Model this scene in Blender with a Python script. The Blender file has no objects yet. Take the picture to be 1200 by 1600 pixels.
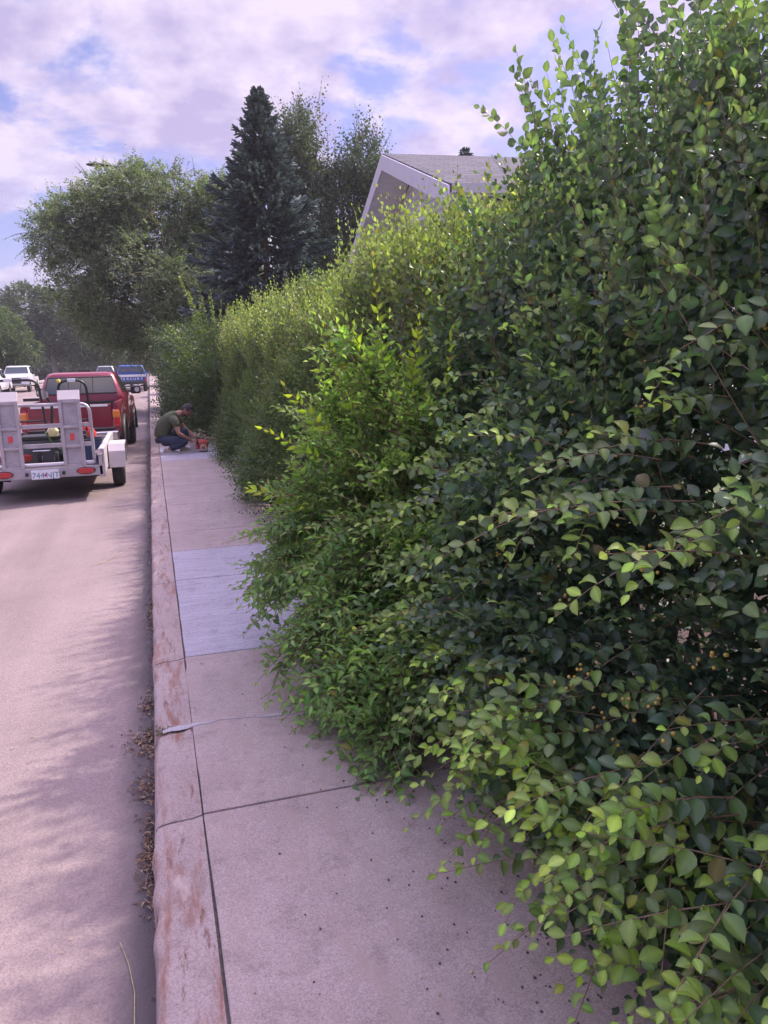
import bpy, bmesh, math, random
import numpy as np
from mathutils import Vector, Matrix
R = math.radians
random.seed(7)
scene = bpy.context.scene
COL = scene.collection

# ------------------------------------------------------------------ camera
YAW, PITCH, ROLL, CAMH, FPX = 16.607, -11.418, -1.5, 1.72, 1186.0
def cam_axes():
    y, p, r = R(YAW), R(PITCH), R(ROLL)
    F = Vector((math.sin(y)*math.cos(p), math.cos(y)*math.cos(p), math.sin(p)))
    X = Vector((math.cos(y), -math.sin(y), 0)); U = X.cross(F)
    return X*math.cos(r)+U*math.sin(r), -X*math.sin(r)+U*math.cos(r), F
cx, cu, cf = cam_axes()
cam = bpy.data.cameras.new('camera'); camo = bpy.data.objects.new('camera', cam); COL.objects.link(camo)
camo.matrix_world = Matrix(((cx.x, cu.x, -cf.x, 0), (cx.y, cu.y, -cf.y, 0), (cx.z, cu.z, -cf.z, CAMH), (0, 0, 0, 1)))
cam.sensor_fit = 'VERTICAL'; cam.sensor_height = 24; cam.sensor_width = 18
cam.lens = 24*FPX/1600
cam.clip_start = .05; cam.clip_end = 3000
scene.camera = camo

# ------------------------------------------------------------------ world, sun, exposure
SUN_AZ, SUN_EL = 74.0, 50.0          # clockwise from +Y, elevation
world = bpy.data.worlds.new('World'); scene.world = world; world.use_nodes = True
nt = world.node_tree; nt.nodes.clear()
def N(t, **k):
    n = nt.nodes.new(t)
    for a, b in k.items(): setattr(n, a, b)
    return n
def mathn(op, a, b=None):
    n = N('ShaderNodeMath', operation=op)
    for i, v in enumerate((a, b)):
        if v is None: continue
        if isinstance(v, (int, float)): n.inputs[i].default_value = v
        else: nt.links.new(v, n.inputs[i])
    return n.outputs[0]
sky = N('ShaderNodeTexSky', sky_type='NISHITA'); sky.sun_disc = False
sky.sun_elevation = R(SUN_EL); sky.sun_rotation = R(SUN_AZ); sky.air_density = 1.0; sky.dust_density = 1.5; sky.ozone_density = 2.0
tint = N('ShaderNodeMix', data_type='RGBA', blend_type='MULTIPLY'); tint.inputs[0].default_value = 1
nt.links.new(sky.outputs[0], tint.inputs[6]); tint.inputs[7].default_value = (.92, .72, .98, 1)
tc = N('ShaderNodeTexCoord'); sep = N('ShaderNodeSeparateXYZ'); nt.links.new(tc.outputs['Generated'], sep.inputs[0])
zz = mathn('MAXIMUM', sep.outputs[2], 0.0)
den = mathn('ADD', zz, .34)
com = N('ShaderNodeCombineXYZ')
nt.links.new(mathn('DIVIDE', sep.outputs[0], den), com.inputs[0]); nt.links.new(mathn('DIVIDE', sep.outputs[1], den), com.inputs[1])
com.inputs[2].default_value = 12.4
nz = N('ShaderNodeTexNoise'); nz.inputs['Scale'].default_value = 2.6; nz.inputs['Detail'].default_value = 10; nz.inputs['Roughness'].default_value = .58; nz.inputs['Distortion'].default_value = .25
nt.links.new(com.outputs[0], nz.inputs['Vector'])
cr = N('ShaderNodeValToRGB'); cr.color_ramp.elements[0].position = .45; cr.color_ramp.elements[1].position = .56
cr.color_ramp.interpolation = 'EASE'
nt.links.new(nz.outputs['Fac'], cr.inputs[0])
nz2 = N('ShaderNodeTexNoise'); nz2.inputs['Scale'].default_value = 6.5; nz2.inputs['Detail'].default_value = 7; nz2.inputs['Roughness'].default_value = .55
nt.links.new(com.outputs[0], nz2.inputs['Vector'])
ccol = N('ShaderNodeValToRGB')
ccol.color_ramp.elements[0].position = .40; ccol.color_ramp.elements[0].color = (3.3, 2.8, 4.3, 1)
ccol.color_ramp.elements[1].position = .60; ccol.color_ramp.elements[1].color = (5.3, 4.55, 5.5, 1)
nt.links.new(nz2.outputs['Fac'], ccol.inputs[0])
low = N('ShaderNodeMapRange'); nt.links.new(sep.outputs[2], low.inputs[0])
low.inputs[1].default_value = .04; low.inputs[2].default_value = .26; low.inputs[3].default_value = .45; low.inputs[4].default_value = 1.0
cf2 = mathn('MULTIPLY', mathn('MULTIPLY', cr.outputs[0], .88), low.outputs[0])
mx = N('ShaderNodeMix', data_type='RGBA')
nt.links.new(cf2, mx.inputs[0]); nt.links.new(tint.outputs[2], mx.inputs[6]); nt.links.new(ccol.outputs[0], mx.inputs[7])
bg = N('ShaderNodeBackground'); bg.inputs[1].default_value = .075
# added brightening of the unseen sky above the frame, to lift the shade
hi = N('ShaderNodeMapRange', interpolation_type='SMOOTHSTEP'); nt.links.new(sep.outputs[2], hi.inputs[0])
hi.inputs[1].default_value = .42; hi.inputs[2].default_value = .72; hi.inputs[3].default_value = 0.0; hi.inputs[4].default_value = 1.0
hm = N('ShaderNodeMix', data_type='RGBA', blend_type='MULTIPLY'); hm.inputs[0].default_value = 1
hc = N('ShaderNodeMix', data_type='RGBA'); hc.inputs[6].default_value = (1, 1, 1, 1); hc.inputs[7].default_value = (3.9, 3.75, 3.2, 1)
nt.links.new(mx.outputs[2], hm.inputs[6]); nt.links.new(hi.outputs[0], hc.inputs[0]); nt.links.new(hc.outputs[2], hm.inputs[7]); nt.links.new(hm.outputs[2], bg.inputs[0])
ow = N('ShaderNodeOutputWorld'); nt.links.new(bg.outputs[0], ow.inputs[0])
sl = bpy.data.lights.new('sun', 'SUN'); sl.energy = 2.2; sl.angle = R(.9); sl.color = (1, .93, .84)
so = bpy.data.objects.new('sun', sl); COL.objects.link(so)
sd = Vector((math.sin(R(SUN_AZ))*math.cos(R(SUN_EL)), math.cos(R(SUN_AZ))*math.cos(R(SUN_EL)), math.sin(R(SUN_EL))))
so.rotation_euler = sd.to_track_quat('Z', 'Y').to_euler()
vs = scene.view_settings; vs.view_transform = 'Standard'; vs.look = 'None'; vs.exposure = 1.36; vs.gamma = 1
scene.cycles.max_bounces = 8; scene.cycles.diffuse_bounces = 4; scene.cycles.transmission_bounces = 6; scene.cycles.transparent_max_bounces = 8
scene.cycles.volume_bounces = 0

# ------------------------------------------------------------------ helpers
def tag(o, label=None, cat=None, group=None, kind=None):
    if label: o['label'] = label
    if cat: o['category'] = cat
    if group: o['group'] = group
    if kind: o['kind'] = kind
    return o
def thing(name, label, cat, loc=(0, 0, 0), rz=0, group=None):
    o = bpy.data.objects.new(name, None); COL.objects.link(o); o.empty_display_size = .2
    o.location = loc; o.rotation_euler = (0, 0, rz)
    return tag(o, label, cat, group)
def link(name, me, mat, parent=None, smooth=False):
    o = bpy.data.objects.new(name, me); COL.objects.link(o)
    if mat: me.materials.append(mat)
    if parent: o.parent = parent
    return o
def obj(name, bm, mat, parent=None, bevel=0, smooth=False, seg=2):
    bmesh.ops.recalc_face_normals(bm, faces=bm.faces)
    me = bpy.data.meshes.new(name); bm.to_mesh(me); bm.free()
    if smooth:
        me.polygons.foreach_set('use_smooth', [True]*len(me.polygons))
        if hasattr(me, 'set_sharp_from_angle'): me.set_sharp_from_angle(angle=R(40))
    o = link(name, me, mat, parent)
    if bevel:
        m = o.modifiers.new('bevel', 'BEVEL'); m.width = bevel; m.segments = seg; m.limit_method = 'ANGLE'; m.angle_limit = R(35)
    return o
def BM(): return bmesh.new()
def box(bm, x0, x1, y0, y1, z0, z1, M=None):
    vs = [bm.verts.new(Vector(p)) for p in ((x0,y0,z0),(x1,y0,z0),(x1,y1,z0),(x0,y1,z0),(x0,y0,z1),(x1,y0,z1),(x1,y1,z1),(x0,y1,z1))]
    for f in ((0,3,2,1),(4,5,6,7),(0,1,5,4),(1,2,6,5),(2,3,7,6),(3,0,4,7)): bm.faces.new([vs[i] for i in f])
    if M:
        for v in vs: v.co = M @ v.co
def cyl(bm, a, b, r, n=14, r2=None, cap=True):
    a, b = Vector(a), Vector(b); d = (b-a).normalized()
    u = d.orthogonal().normalized(); w = d.cross(u); r2 = r if r2 is None else r2
    A = [bm.verts.new(a+(u*math.cos(t)+w*math.sin(t))*r) for t in [2*math.pi*i/n for i in range(n)]]
    B = [bm.verts.new(b+(u*math.cos(t)+w*math.sin(t))*r2) for t in [2*math.pi*i/n for i in range(n)]]
    for i in range(n): bm.faces.new((A[i], A[(i+1) % n], B[(i+1) % n], B[i]))
    if cap: bm.faces.new(A[::-1]); bm.faces.new(B)
def tube(bm, pts, r, n=8, closed=False):
    pts = [Vector(p) for p in pts]; rs = r if isinstance(r, (list, tuple)) else [r]*len(pts)
    rings = []; u = None
    for i, p in enumerate(pts):
        d = (pts[min(i+1, len(pts)-1)]-pts[max(i-1, 0)]).normalized()
        u = d.orthogonal().normalized() if u is None else (u-d*u.dot(d)).normalized()
        w = d.cross(u)
        rings.append([bm.verts.new(p+(u*math.cos(t)+w*math.sin(t))*rs[i]) for t in [2*math.pi*k/n for k in range(n)]])
    for a, b in zip(rings[:-1], rings[1:]):
        for k in range(n): bm.faces.new((a[k], a[(k+1) % n], b[(k+1) % n], b[k]))
    bm.faces.new(rings[0][::-1]); bm.faces.new(rings[-1])
def arc(pts, r=.06, n=5):
    """polyline with rounded corners"""
    pts = [Vector(p) for p in pts]; out = [pts[0]]
    for a, b, c in zip(pts[:-2], pts[1:-1], pts[2:]):
        p, q = b+(a-b).normalized()*r, b+(c-b).normalized()*r
        for i in range(n+1):
            t = i/n; out.append(p*(1-t)**2+b*2*t*(1-t)+q*t*t)
    return out+[pts[-1]]
def loft(bm, secs, cap=True):
    rings = [[bm.verts.new(Vector(p)) for p in s] for s in secs]; n = len(rings[0])
    for a, b in zip(rings[:-1], rings[1:]):
        for k in range(n): bm.faces.new((a[k], a[(k+1) % n], b[(k+1) % n], b[k]))
    if cap: bm.faces.new(rings[0][::-1]); bm.faces.new(rings[-1])
def prism(bm, poly, axis, a, b):
    """extrude a 2D outline along an axis: axis x -> (y,z), y -> (x,z), z -> (x,y)"""
    def P(p, t): return {'x': (t, p[0], p[1]), 'y': (p[0], t, p[1]), 'z': (p[0], p[1], t)}[axis]
    loft(bm, [[P(p, a) for p in poly], [P(p, b) for p in poly]])
def quad(bm, *ps):
    bm.faces.new([bm.verts.new(Vector(p)) for p in ps])
def copy_tree(o, parent=None):
    c = o.copy(); COL.objects.link(c)
    if parent: c.parent = parent
    for ch in list(o.children): copy_tree(ch, c)
    return c
def text(name, s, size, mat, parent, loc, rot, depth=.004, label=None):
    cu = bpy.data.curves.new(name, 'FONT'); cu.body = s; cu.size = size; cu.extrude = depth; cu.align_x = 'CENTER'; cu.align_y = 'CENTER'
    t = bpy.data.objects.new(name, cu); COL.objects.link(t)
    dg = bpy.context.evaluated_depsgraph_get(); me = bpy.data.meshes.new_from_object(t.evaluated_get(dg))
    bpy.data.objects.remove(t); me.materials.clear()
    o = link(name, me, mat, parent); o.location = loc; o.rotation_euler = rot
    return o

# ------------------------------------------------------------------ materials
def mat(name, col, rough=.6, metal=0, spec=.5, var=0, scale=8, bump=0, bscale=60, coat=0, var2=None, stretch=None, mixcol=None, mixpos=(.5, .62), mscale=3, detail=6):
    m = bpy.data.materials.new(name); m.use_nodes = True; t = m.node_tree; b = t.nodes['Principled BSDF']
    b.inputs['Base Color'].default_value = (*col, 1); b.inputs['Roughness'].default_value = rough; b.inputs['Metallic'].default_value = metal
    b.inputs['Specular IOR Level'].default_value = spec; b.inputs['Coat Weight'].default_value = coat; b.inputs['Coat Roughness'].default_value = .08
    L = t.links.new
    co = t.nodes.new('ShaderNodeTexCoord'); mp = t.nodes.new('ShaderNodeMapping'); L(co.outputs['Object'], mp.inputs[0])
    if stretch: mp.inputs['Scale'].default_value = stretch
    out = None
    def noise(sc, det=6, ro=.6):
        n = t.nodes.new('ShaderNodeTexNoise'); n.inputs['Scale'].default_value = sc; n.inputs['Detail'].default_value = det; n.inputs['Roughness'].default_value = ro
        L(mp.outputs[0], n.inputs['Vector']); return n.outputs['Fac']
    if var:
        r = t.nodes.new('ShaderNodeMapRange'); L(noise(scale, detail), r.inputs[0]); r.inputs[1].default_value = .3; r.inputs[2].default_value = .7
        r.inputs[3].default_value = 1-var; r.inputs[4].default_value = 1+var
        x = t.nodes.new('ShaderNodeMix'); x.data_type = 'RGBA'; x.blend_type = 'MULTIPLY'; x.inputs[0].default_value = 1
        x.inputs[6].default_value = (*col, 1); L(r.outputs[0], x.inputs[7]); out = x.outputs[2]
    if mixcol:
        rr = t.nodes.new('ShaderNodeValToRGB'); rr.color_ramp.elements[0].position = mixpos[0]; rr.color_ramp.elements[1].position = mixpos[1]
        L(noise(mscale, 8, .65), rr.inputs[0])
        x = t.nodes.new('ShaderNodeMix'); x.data_type = 'RGBA'; L(rr.outputs[0], x.inputs[0])
        if out: L(out, x.inputs[6])
        else: x.inputs[6].default_value = (*col, 1)
        x.inputs[7].default_value = (*mixcol, 1); out = x.outputs[2]
    if out: L(out, b.inputs['Base Color'])
    if bump:
        bp = t.nodes.new('ShaderNodeBump'); bp.inputs['Strength'].default_value = bump; bp.inputs['Distance'].default_value = .01
        L(noise(bscale, 5), bp.inputs['Height']); L(bp.outputs[0], b.inputs['Normal'])
    return m
def leaf_mat(name, rough=.45, trans=.35, spec=.45, tcol=(1.5, 1.72, .8)):
    m = bpy.data.materials.new(name); m.use_nodes = True; t = m.node_tree; L = t.links.new
    b = t.nodes['Principled BSDF']; b.inputs['Roughness'].default_value = rough; b.inputs['Specular IOR Level'].default_value = spec
    a = t.nodes.new('ShaderNodeAttribute'); a.attribute_name = 'leafcol'
    g = t.nodes.new('ShaderNodeNewGeometry')
    back = t.nodes.new('ShaderNodeMix'); back.data_type = 'RGBA'; L(g.outputs['Backfacing'], back.inputs[0])
    pale = t.nodes.new('ShaderNodeMix'); pale.data_type = 'RGBA'; pale.inputs[0].default_value = .35; L(a.outputs['Color'], pale.inputs[6]); pale.inputs[7].default_value = (.16, .2, .12, 1)
    L(a.outputs['Color'], back.inputs[6]); L(pale.outputs[2], back.inputs[7]); L(back.outputs[2], b.inputs['Base Color'])
    tr = t.nodes.new('ShaderNodeBsdfTranslucent')
    tm = t.nodes.new('ShaderNodeMix'); tm.data_type = 'RGBA'; tm.blend_type = 'MULTIPLY'; tm.inputs[0].default_value = 1; L(a.outputs['Color'], tm.inputs[6]); tm.inputs[7].default_value = (tcol[0], tcol[1], tcol[2], 1)
    L(tm.outputs[2], tr.inputs[0])
    ms = t.nodes.new('ShaderNodeMixShader'); ms.inputs[0].default_value = trans
    L(b.outputs[0], ms.inputs[1]); L(tr.outputs[0], ms.inputs[2]); L(ms.outputs[0], t.nodes['Material Output'].inputs[0])
    return m
M = {}
M['bark'] = mat('bark', (.13, .095, .07), .9, var=.4, scale=14, bump=.6, bscale=40)
M['greybark'] = mat('grey_bark', (.2, .175, .16), .9, var=.4, scale=9, bump=.7, bscale=25, stretch=(1, 1, .3))
M['twig'] = mat('twig', (.2, .13, .085), .75, var=.3, scale=30)
M['cleaf'] = leaf_mat('glossy_leaf', .36, .4, .5)
M['sleaf'] = leaf_mat('sapling_leaf', .45, .45, .4)
M['hleaf'] = leaf_mat('hedge_leaf', .4, .45, .5)
M['tleaf'] = leaf_mat('tree_leaf', .5, .3, .35)
M['needle'] = leaf_mat('spruce_needle', .6, .08, .3)

# ------------------------------------------------------------------ numpy meshes
def mesh_np(name, V, F, mat_, parent=None, col=None, smooth=False):
    V = np.ascontiguousarray(V, np.float32); F = np.ascontiguousarray(F, np.int32); k = F.shape[1]
    me = bpy.data.meshes.new(name); me.vertices.add(len(V)); me.vertices.foreach_set('co', V.ravel())
    me.loops.add(F.size); me.loops.foreach_set('vertex_index', F.ravel())
    me.polygons.add(len(F)); me.polygons.foreach_set('loop_start', np.arange(0, F.size, k, dtype=np.int32))
    me.polygons.foreach_set('loop_total', np.full(len(F), k, np.int32))
    if smooth: me.polygons.foreach_set('use_smooth', np.ones(len(F), bool))
    if col is not None:
        a = me.attributes.new('leafcol', 'FLOAT_COLOR', 'POINT'); c = np.ones((len(V), 4), np.float32); c[:, :3] = col; a.data.foreach_set('color', c.ravel())
    me.update(calc_edges=True)
    return link(name, me, mat_, parent)
def nrm(a): return a/np.maximum(np.linalg.norm(a, axis=-1, keepdims=True), 1e-9)
def leaf_template(kind):
    if kind == 'ovate':     # rounded blade with a short point, folded at the midrib
        rows = [(0, 0), (.09, .2), (.27, .41), (.5, .5), (.76, .36), (1, 0)]
    elif kind == 'pointed':
        rows = [(0, 0), (.14, .27), (.34, .46), (.55, .4), (.76, .19), (1.04, 0)]
    if kind in ('ovate', 'pointed'):
        v = []; f = []; g = []
        for t, w in rows:
            zc = .10*math.sin(t*2.4)-.13*t*t
            v += [(-w, t, zc+.28*w), (0, t, zc), (w, t, zc+.28*w)]; g += [.95, 1.5, .95]
        for i in range(5):
            a = i*3; f += [(a, a+1, a+4, a+3), (a+1, a+2, a+5, a+4)]
        return np.array(v), np.array(f), np.array(g)
    if kind == 'fold':
        return np.array([(0, 0, 0), (-.5, .42, .12), (0, .45, 0), (.5, .42, .12), (0, 1, -.12)]), np.array([(0, 2, 4, 1), (0, 3, 4, 2)]), np.array([1, 1, 1.1, 1, 1.0])
    if kind == 'flat':
        return np.array([(0, 0, 0), (.5, .42, .04), (0, 1, -.08), (-.5, .42, .04)]), np.array([(0, 1, 2, 3)]), np.ones(4)
    if kind == 'strip':
        return np.array([(-.5, 0, 0), (.5, 0, 0), (.28, 1, -.05), (-.28, 1, -.05)]), np.array([(0, 1, 2, 3)]), np.array([.8, .8, 1.15, 1.15])
def leaves(name, LV, kind, mat_, parent):
    P, D, Nn, L, W, C = LV
    D = nrm(D); X = nrm(np.cross(D, Nn)); Z = np.cross(X, D)
    T, F, G = leaf_template(kind); n, k = len(P), len(T)
    zm = np.random.default_rng(n).uniform(.1, 2.1, n) if k > 5 else np.ones(n)
    V = P[:, None] + D[:, None]*(T[None, :, 1:2]*L[:, None, None]) + X[:, None]*(T[None, :, 0:1]*W[:, None, None]) + Z[:, None]*(T[None, :, 2:3]*(L*zm)[:, None, None])
    FF = F[None]+(np.arange(n)*k)[:, None, None]
    cc = C[:, None]*G[None, :, None]
    return mesh_np(name, V.reshape(-1, 3), FF.reshape(-1, F.shape[1]), mat_, parent, cc.reshape(-1, 3), smooth=len(T) > 5)
def tubes(name, paths, rad, mat_, parent, sides=3):
    """paths (s,k,3), rad (s,k)"""
    s, k, _ = paths.shape
    T = nrm(np.gradient(paths, axis=1)); ref = np.where(np.abs(T[..., 2:3]) > .9, np.array([1., 0, 0]), np.array([0, 0, 1.]))
    U = nrm(np.cross(T, ref)); Wv = np.cross(T, U)
    a = np.arange(sides)*2*np.pi/sides
    V = paths[:, :, None]+(U[:, :, None]*np.cos(a)[None, None, :, None]+Wv[:, :, None]*np.sin(a)[None, None, :, None])*rad[:, :, None, None]
    idx = np.arange(s*k*sides).reshape(s, k, sides); nx = np.roll(idx, -1, 2)
    F = np.stack([idx[:, :-1], nx[:, :-1], nx[:, 1:], idx[:, 1:]], -1).reshape(-1, 4)
    return mesh_np(name, V.reshape(-1, 3), F, mat_, parent, smooth=True)
def shoots(rng, base, dirv, length, nleaf, leafL, leafW, dark, light, bend=None, up=(0, 0, 1), upw=.6, jit=.35, fwd=.45, young=1.0, tipshrink=.45, start=.12, cvar=.18, power=2.2):
    n = len(base); dirv = nrm(dirv); length = np.broadcast_to(length, (n,)).astype(float); young = np.broadcast_to(young, (n,)).astype(float)
    bend = np.zeros((n, 3)) if bend is None else bend
    t = start+(1-start)*(np.arange(nleaf)+.5)/nleaf
    t = np.clip(t[None]+rng.normal(0, .25/nleaf, (n, nleaf)), 0, 1); t[:, -1] = 1
    Lx = length[:, None, None]; tt = t[..., None]
    pos = base[:, None]+dirv[:, None]*Lx*tt+bend[:, None]*Lx*tt**2
    tan = nrm(dirv[:, None]+2*bend[:, None]*tt)
    sn = nrm(np.asarray(up)[None]*upw+rng.normal(0, .5, (n, 3))*(1-upw)+dirv*0)
    sn = nrm(sn[:, None]-tan*np.sum(sn[:, None]*tan, -1, keepdims=True))
    side = np.cross(tan, sn)*np.where(np.arange(nleaf) % 2, 1., -1.)[None, :, None]
    D = nrm(tan*(fwd+.9*(tt**6))+side*(1-.85*tt**8)+rng.normal(0, .22, pos.shape))
    Nn = sn+rng.normal(0, jit, pos.shape)
    sc = rng.uniform(.6, 1.2, (n, nleaf))*(1-tipshrink*t**3)*(.8+.2*np.minimum(1, t*4))
    L = leafL*sc; W = leafW*sc*rng.uniform(.85, 1.1, sc.shape)
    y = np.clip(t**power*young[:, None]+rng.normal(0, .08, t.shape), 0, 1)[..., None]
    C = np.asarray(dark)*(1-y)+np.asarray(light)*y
    C = C*np.exp(rng.normal(0, cvar, t.shape))[..., None]*np.array([1., 1, 1])+0
    C = np.clip(C*(1+rng.normal(0, .06, pos.shape)), 0.003, .9)
    old = rng.random(t.shape) < .012; C[old] = C[old]*.4+np.array([.2, .15, .03])*.6
    q = np.linspace(0, 1, 5)[None, :, None]
    path = base[:, None]+dirv[:, None]*Lx*q+bend[:, None]*Lx*q**2
    return (pos.reshape(-1, 3), D.reshape(-1, 3), Nn.reshape(-1, 3), L.ravel(), W.ravel(), C.reshape(-1, 3)), path
def cat(*ls): return tuple(np.concatenate(z) for z in zip(*ls))
def sel(lv, m): return tuple(a[m] for a in lv)
def wob(rng, n=6, f=(1, 4)):
    k = rng.uniform(*f, (n, 3))*rng.choice([-1, 1], (n, 3)); p = rng.uniform(0, 6.28, n)
    return lambda a: np.sin(a @ k.T+p).sum(-1)/math.sqrt(n)

# ------------------------------------------------------------------ ground, road, kerb, pavement
M['grass'] = mat('lawn', (.07, .10, .035), .9, var=.4, scale=3, bump=.5, bscale=30, mixcol=(.16, .14, .07), mixpos=(.5, .7), mscale=.6)
def asphalt():
    m = mat('asphalt', (.235, .18, .178), .88, var=.10, scale=1.2, spec=.3)
    t = m.node_tree; L = t.links.new; b = t.nodes['Principled BSDF']
    src = b.inputs['Base Color'].links[0].from_socket
    co = t.nodes.new('ShaderNodeTexCoord')
    vo = t.nodes.new('ShaderNodeTexVoronoi'); vo.inputs['Scale'].default_value = 150; L(co.outputs['Object'], vo.inputs['Vector'])
    sp = t.nodes.new('ShaderNodeMapRange'); sp.inputs[1].default_value = 0; sp.inputs[2].default_value = 1; sp.inputs[3].default_value = .8; sp.inputs[4].default_value = 1.2
    L(vo.outputs['Color'], sp.inputs[0])
    m1 = t.nodes.new('ShaderNodeMix'); m1.data_type = 'RGBA'; m1.blend_type = 'MULTIPLY'; m1.inputs[0].default_value = 1
    L(src, m1.inputs[6]); L(sp.outputs[0], m1.inputs[7])
    # dirt gathered in the gutter along the kerb and faint tyre bands along the road
    se = t.nodes.new('ShaderNodeSeparateXYZ'); L(co.outputs['Object'], se.inputs[0])
    n1 = t.nodes.new('ShaderNodeTexNoise'); n1.inputs['Scale'].default_value = 2.2; n1.inputs['Detail'].default_value = 7; n1.inputs['Roughness'].default_value = .62; L(co.outputs['Object'], n1.inputs['Vector'])
    ad = t.nodes.new('ShaderNodeMath'); ad.operation = 'MULTIPLY_ADD'; L(n1.outputs['Fac'], ad.inputs[0]); ad.inputs[1].default_value = .16; L(se.outputs[0], ad.inputs[2])
    gr = t.nodes.new('ShaderNodeMapRange'); gr.inputs[1].default_value = -.20; gr.inputs[2].default_value = -.09; gr.inputs[3].default_value = 0; gr.inputs[4].default_value = .9; L(ad.outputs[0], gr.inputs[0])
    m2 = t.nodes.new('ShaderNodeMix'); m2.data_type = 'RGBA'; L(gr.outputs[0], m2.inputs[0]); L(m1.outputs[2], m2.inputs[6]); m2.inputs[7].default_value = (.095, .08, .083, 1)
    mp = t.nodes.new('ShaderNodeMapping'); mp.inputs['Scale'].default_value = (1.6, .1, 1); L(co.outputs['Object'], mp.inputs[0])
    n2 = t.nodes.new('ShaderNodeTexNoise'); n2.inputs['Scale'].default_value = 1.3; n2.inputs['Detail'].default_value = 5; L(mp.outputs[0], n2.inputs['Vector'])
    tb = t.nodes.new('ShaderNodeMapRange'); tb.inputs[1].default_value = .35; tb.inputs[2].default_value = .65; tb.inputs[3].default_value = .84; tb.inputs[4].default_value = 1.1; L(n2.outputs['Fac'], tb.inputs[0])
    m3 = t.nodes.new('ShaderNodeMix'); m3.data_type = 'RGBA'; m3.blend_type = 'MULTIPLY'; m3.inputs[0].default_value = 1; L(m2.outputs[2], m3.inputs[6]); L(tb.outputs[0], m3.inputs[7])
    L(m3.outputs[2], b.inputs['Base Color'])
    bp = t.nodes.new('ShaderNodeBump'); bp.inputs['Strength'].default_value = .5; bp.inputs['Distance'].default_value = .004; L(vo.outputs['Distance'], bp.inputs['Height']); L(bp.outputs[0], b.inputs['Normal'])
    return m
M['asphalt'] = asphalt()
def concrete(name, col, dark, stain=None, broom=False, rough_top=False):
    m = bpy.data.materials.new(name); m.use_nodes = True; t = m.node_tree; L = t.links.new; b = t.nodes['Principled BSDF']
    b.inputs['Roughness'].default_value = .85; b.inputs['Specular IOR Level'].default_value = .3
    co = t.nodes.new('ShaderNodeTexCoord')
    def noise(sc, det=6, ro=.6, st=None):
        v = co.outputs['Object']
        if st:
            mp = t.nodes.new('ShaderNodeMapping'); mp.inputs['Scale'].default_value = st; L(v, mp.inputs[0]); v = mp.outputs[0]
        n = t.nodes.new('ShaderNodeTexNoise'); n.inputs['Scale'].default_value = sc; n.inputs['Detail'].default_value = det; n.inputs['Roughness'].default_value = ro; L(v, n.inputs['Vector']); return n.outputs['Fac']
    def ramp(s, a, c):
        r = t.nodes.new('ShaderNodeMapRange'); r.inputs[1].default_value = a; r.inputs[2].default_value = c; L(s, r.inputs[0]); return r.outputs[0]
    def mix(f, a, c, mode='MIX'):
        x = t.nodes.new('ShaderNodeMix'); x.data_type = 'RGBA'; x.blend_type = mode
        for i, s in ((0, f), (6, a), (7, c)):
            if isinstance(s, tuple): x.inputs[i].default_value = (*s, 1)
            elif isinstance(s, (int, float)): x.inputs[i].default_value = s
            else: L(s, x.inputs[i])
        return x.outputs[2]
    c = mix(ramp(noise(2.2, 8, .68), .36, .66), col, dark)
    c = mix(ramp(noise(9, 6, .7), .52, .74), c, tuple(v*.78 for v in dark))
    sp = t.nodes.new('ShaderNodeMapRange'); sp.inputs[1].default_value = .25; sp.inputs[2].default_value = .75; sp.inputs[3].default_value = .58; sp.inputs[4].default_value = 1.4; L(noise(170, 3, .75), sp.inputs[0])
    c = mix(1.0, c, sp.outputs[0], 'MULTIPLY')
    if stain and not rough_top:
        c = mix(ramp(noise(5.5, 8, .7, (2.2, .8, 1)), .52, .7), c, stain)
    elif stain:      # rusty streaks that run along the kerb
        c = mix(ramp(noise(5.5, 8, .7, (3.2, .55, 1)), .5, .66), c, stain)
        c = mix(ramp(noise(13, 7, .7, (2.2, .35, 1)), .6, .68), c, tuple(v*.62 for v in stain))
        c = mix(ramp(noise(6.5, 7, .7, (1.5, .7, 1)), .6, .72), c, (.46, .365, .33))
    if broom:
        w = t.nodes.new('ShaderNodeMapRange'); w.inputs[1].default_value = .3; w.inputs[2].default_value = .7; w.inputs[3].default_value = .8; w.inputs[4].default_value = 1.12; L(noise(60, 3, .6, (.05, .9, 1)), w.inputs[0])
        c = mix(1.0, c, w.outputs[0], 'MULTIPLY')
    L(c, b.inputs['Base Color'])
    bp = t.nodes.new('ShaderNodeBump'); bp.inputs['Strength'].default_value = .45; bp.inputs['Distance'].default_value = .004; L(noise(90, 5, .7), bp.inputs['Height']); L(bp.outputs[0], b.inputs['Normal'])
    return m
M['walk'] = concrete('old_concrete', (.40, .33, .335), (.32, .26, .268))
M['walk2'] = concrete('worn_concrete', (.40, .322, .305), (.32, .254, .242), stain=(.345, .26, .235))
M['newwalk'] = concrete('new_concrete', (.42, .39, .445), (.365, .335, .385), broom=True)
M['kerb'] = concrete('kerb_concrete', (.385, .31, .295), (.32, .25, .24), stain=(.25, .13, .10), rough_top=True)
M['patch'] = concrete('patch_mortar', (.42, .38, .41), (.36, .32, .35))
M['joint'] = mat('joint_dirt', (.12, .10, .095), .95, var=.4, scale=40, bump=.5, bscale=60)
M['soil'] = mat('dark_soil', (.05, .032, .026), .95, var=.5, scale=25, bump=1, bscale=40, mixcol=(.10, .055, .04), mixpos=(.5, .6), mscale=18)

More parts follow.
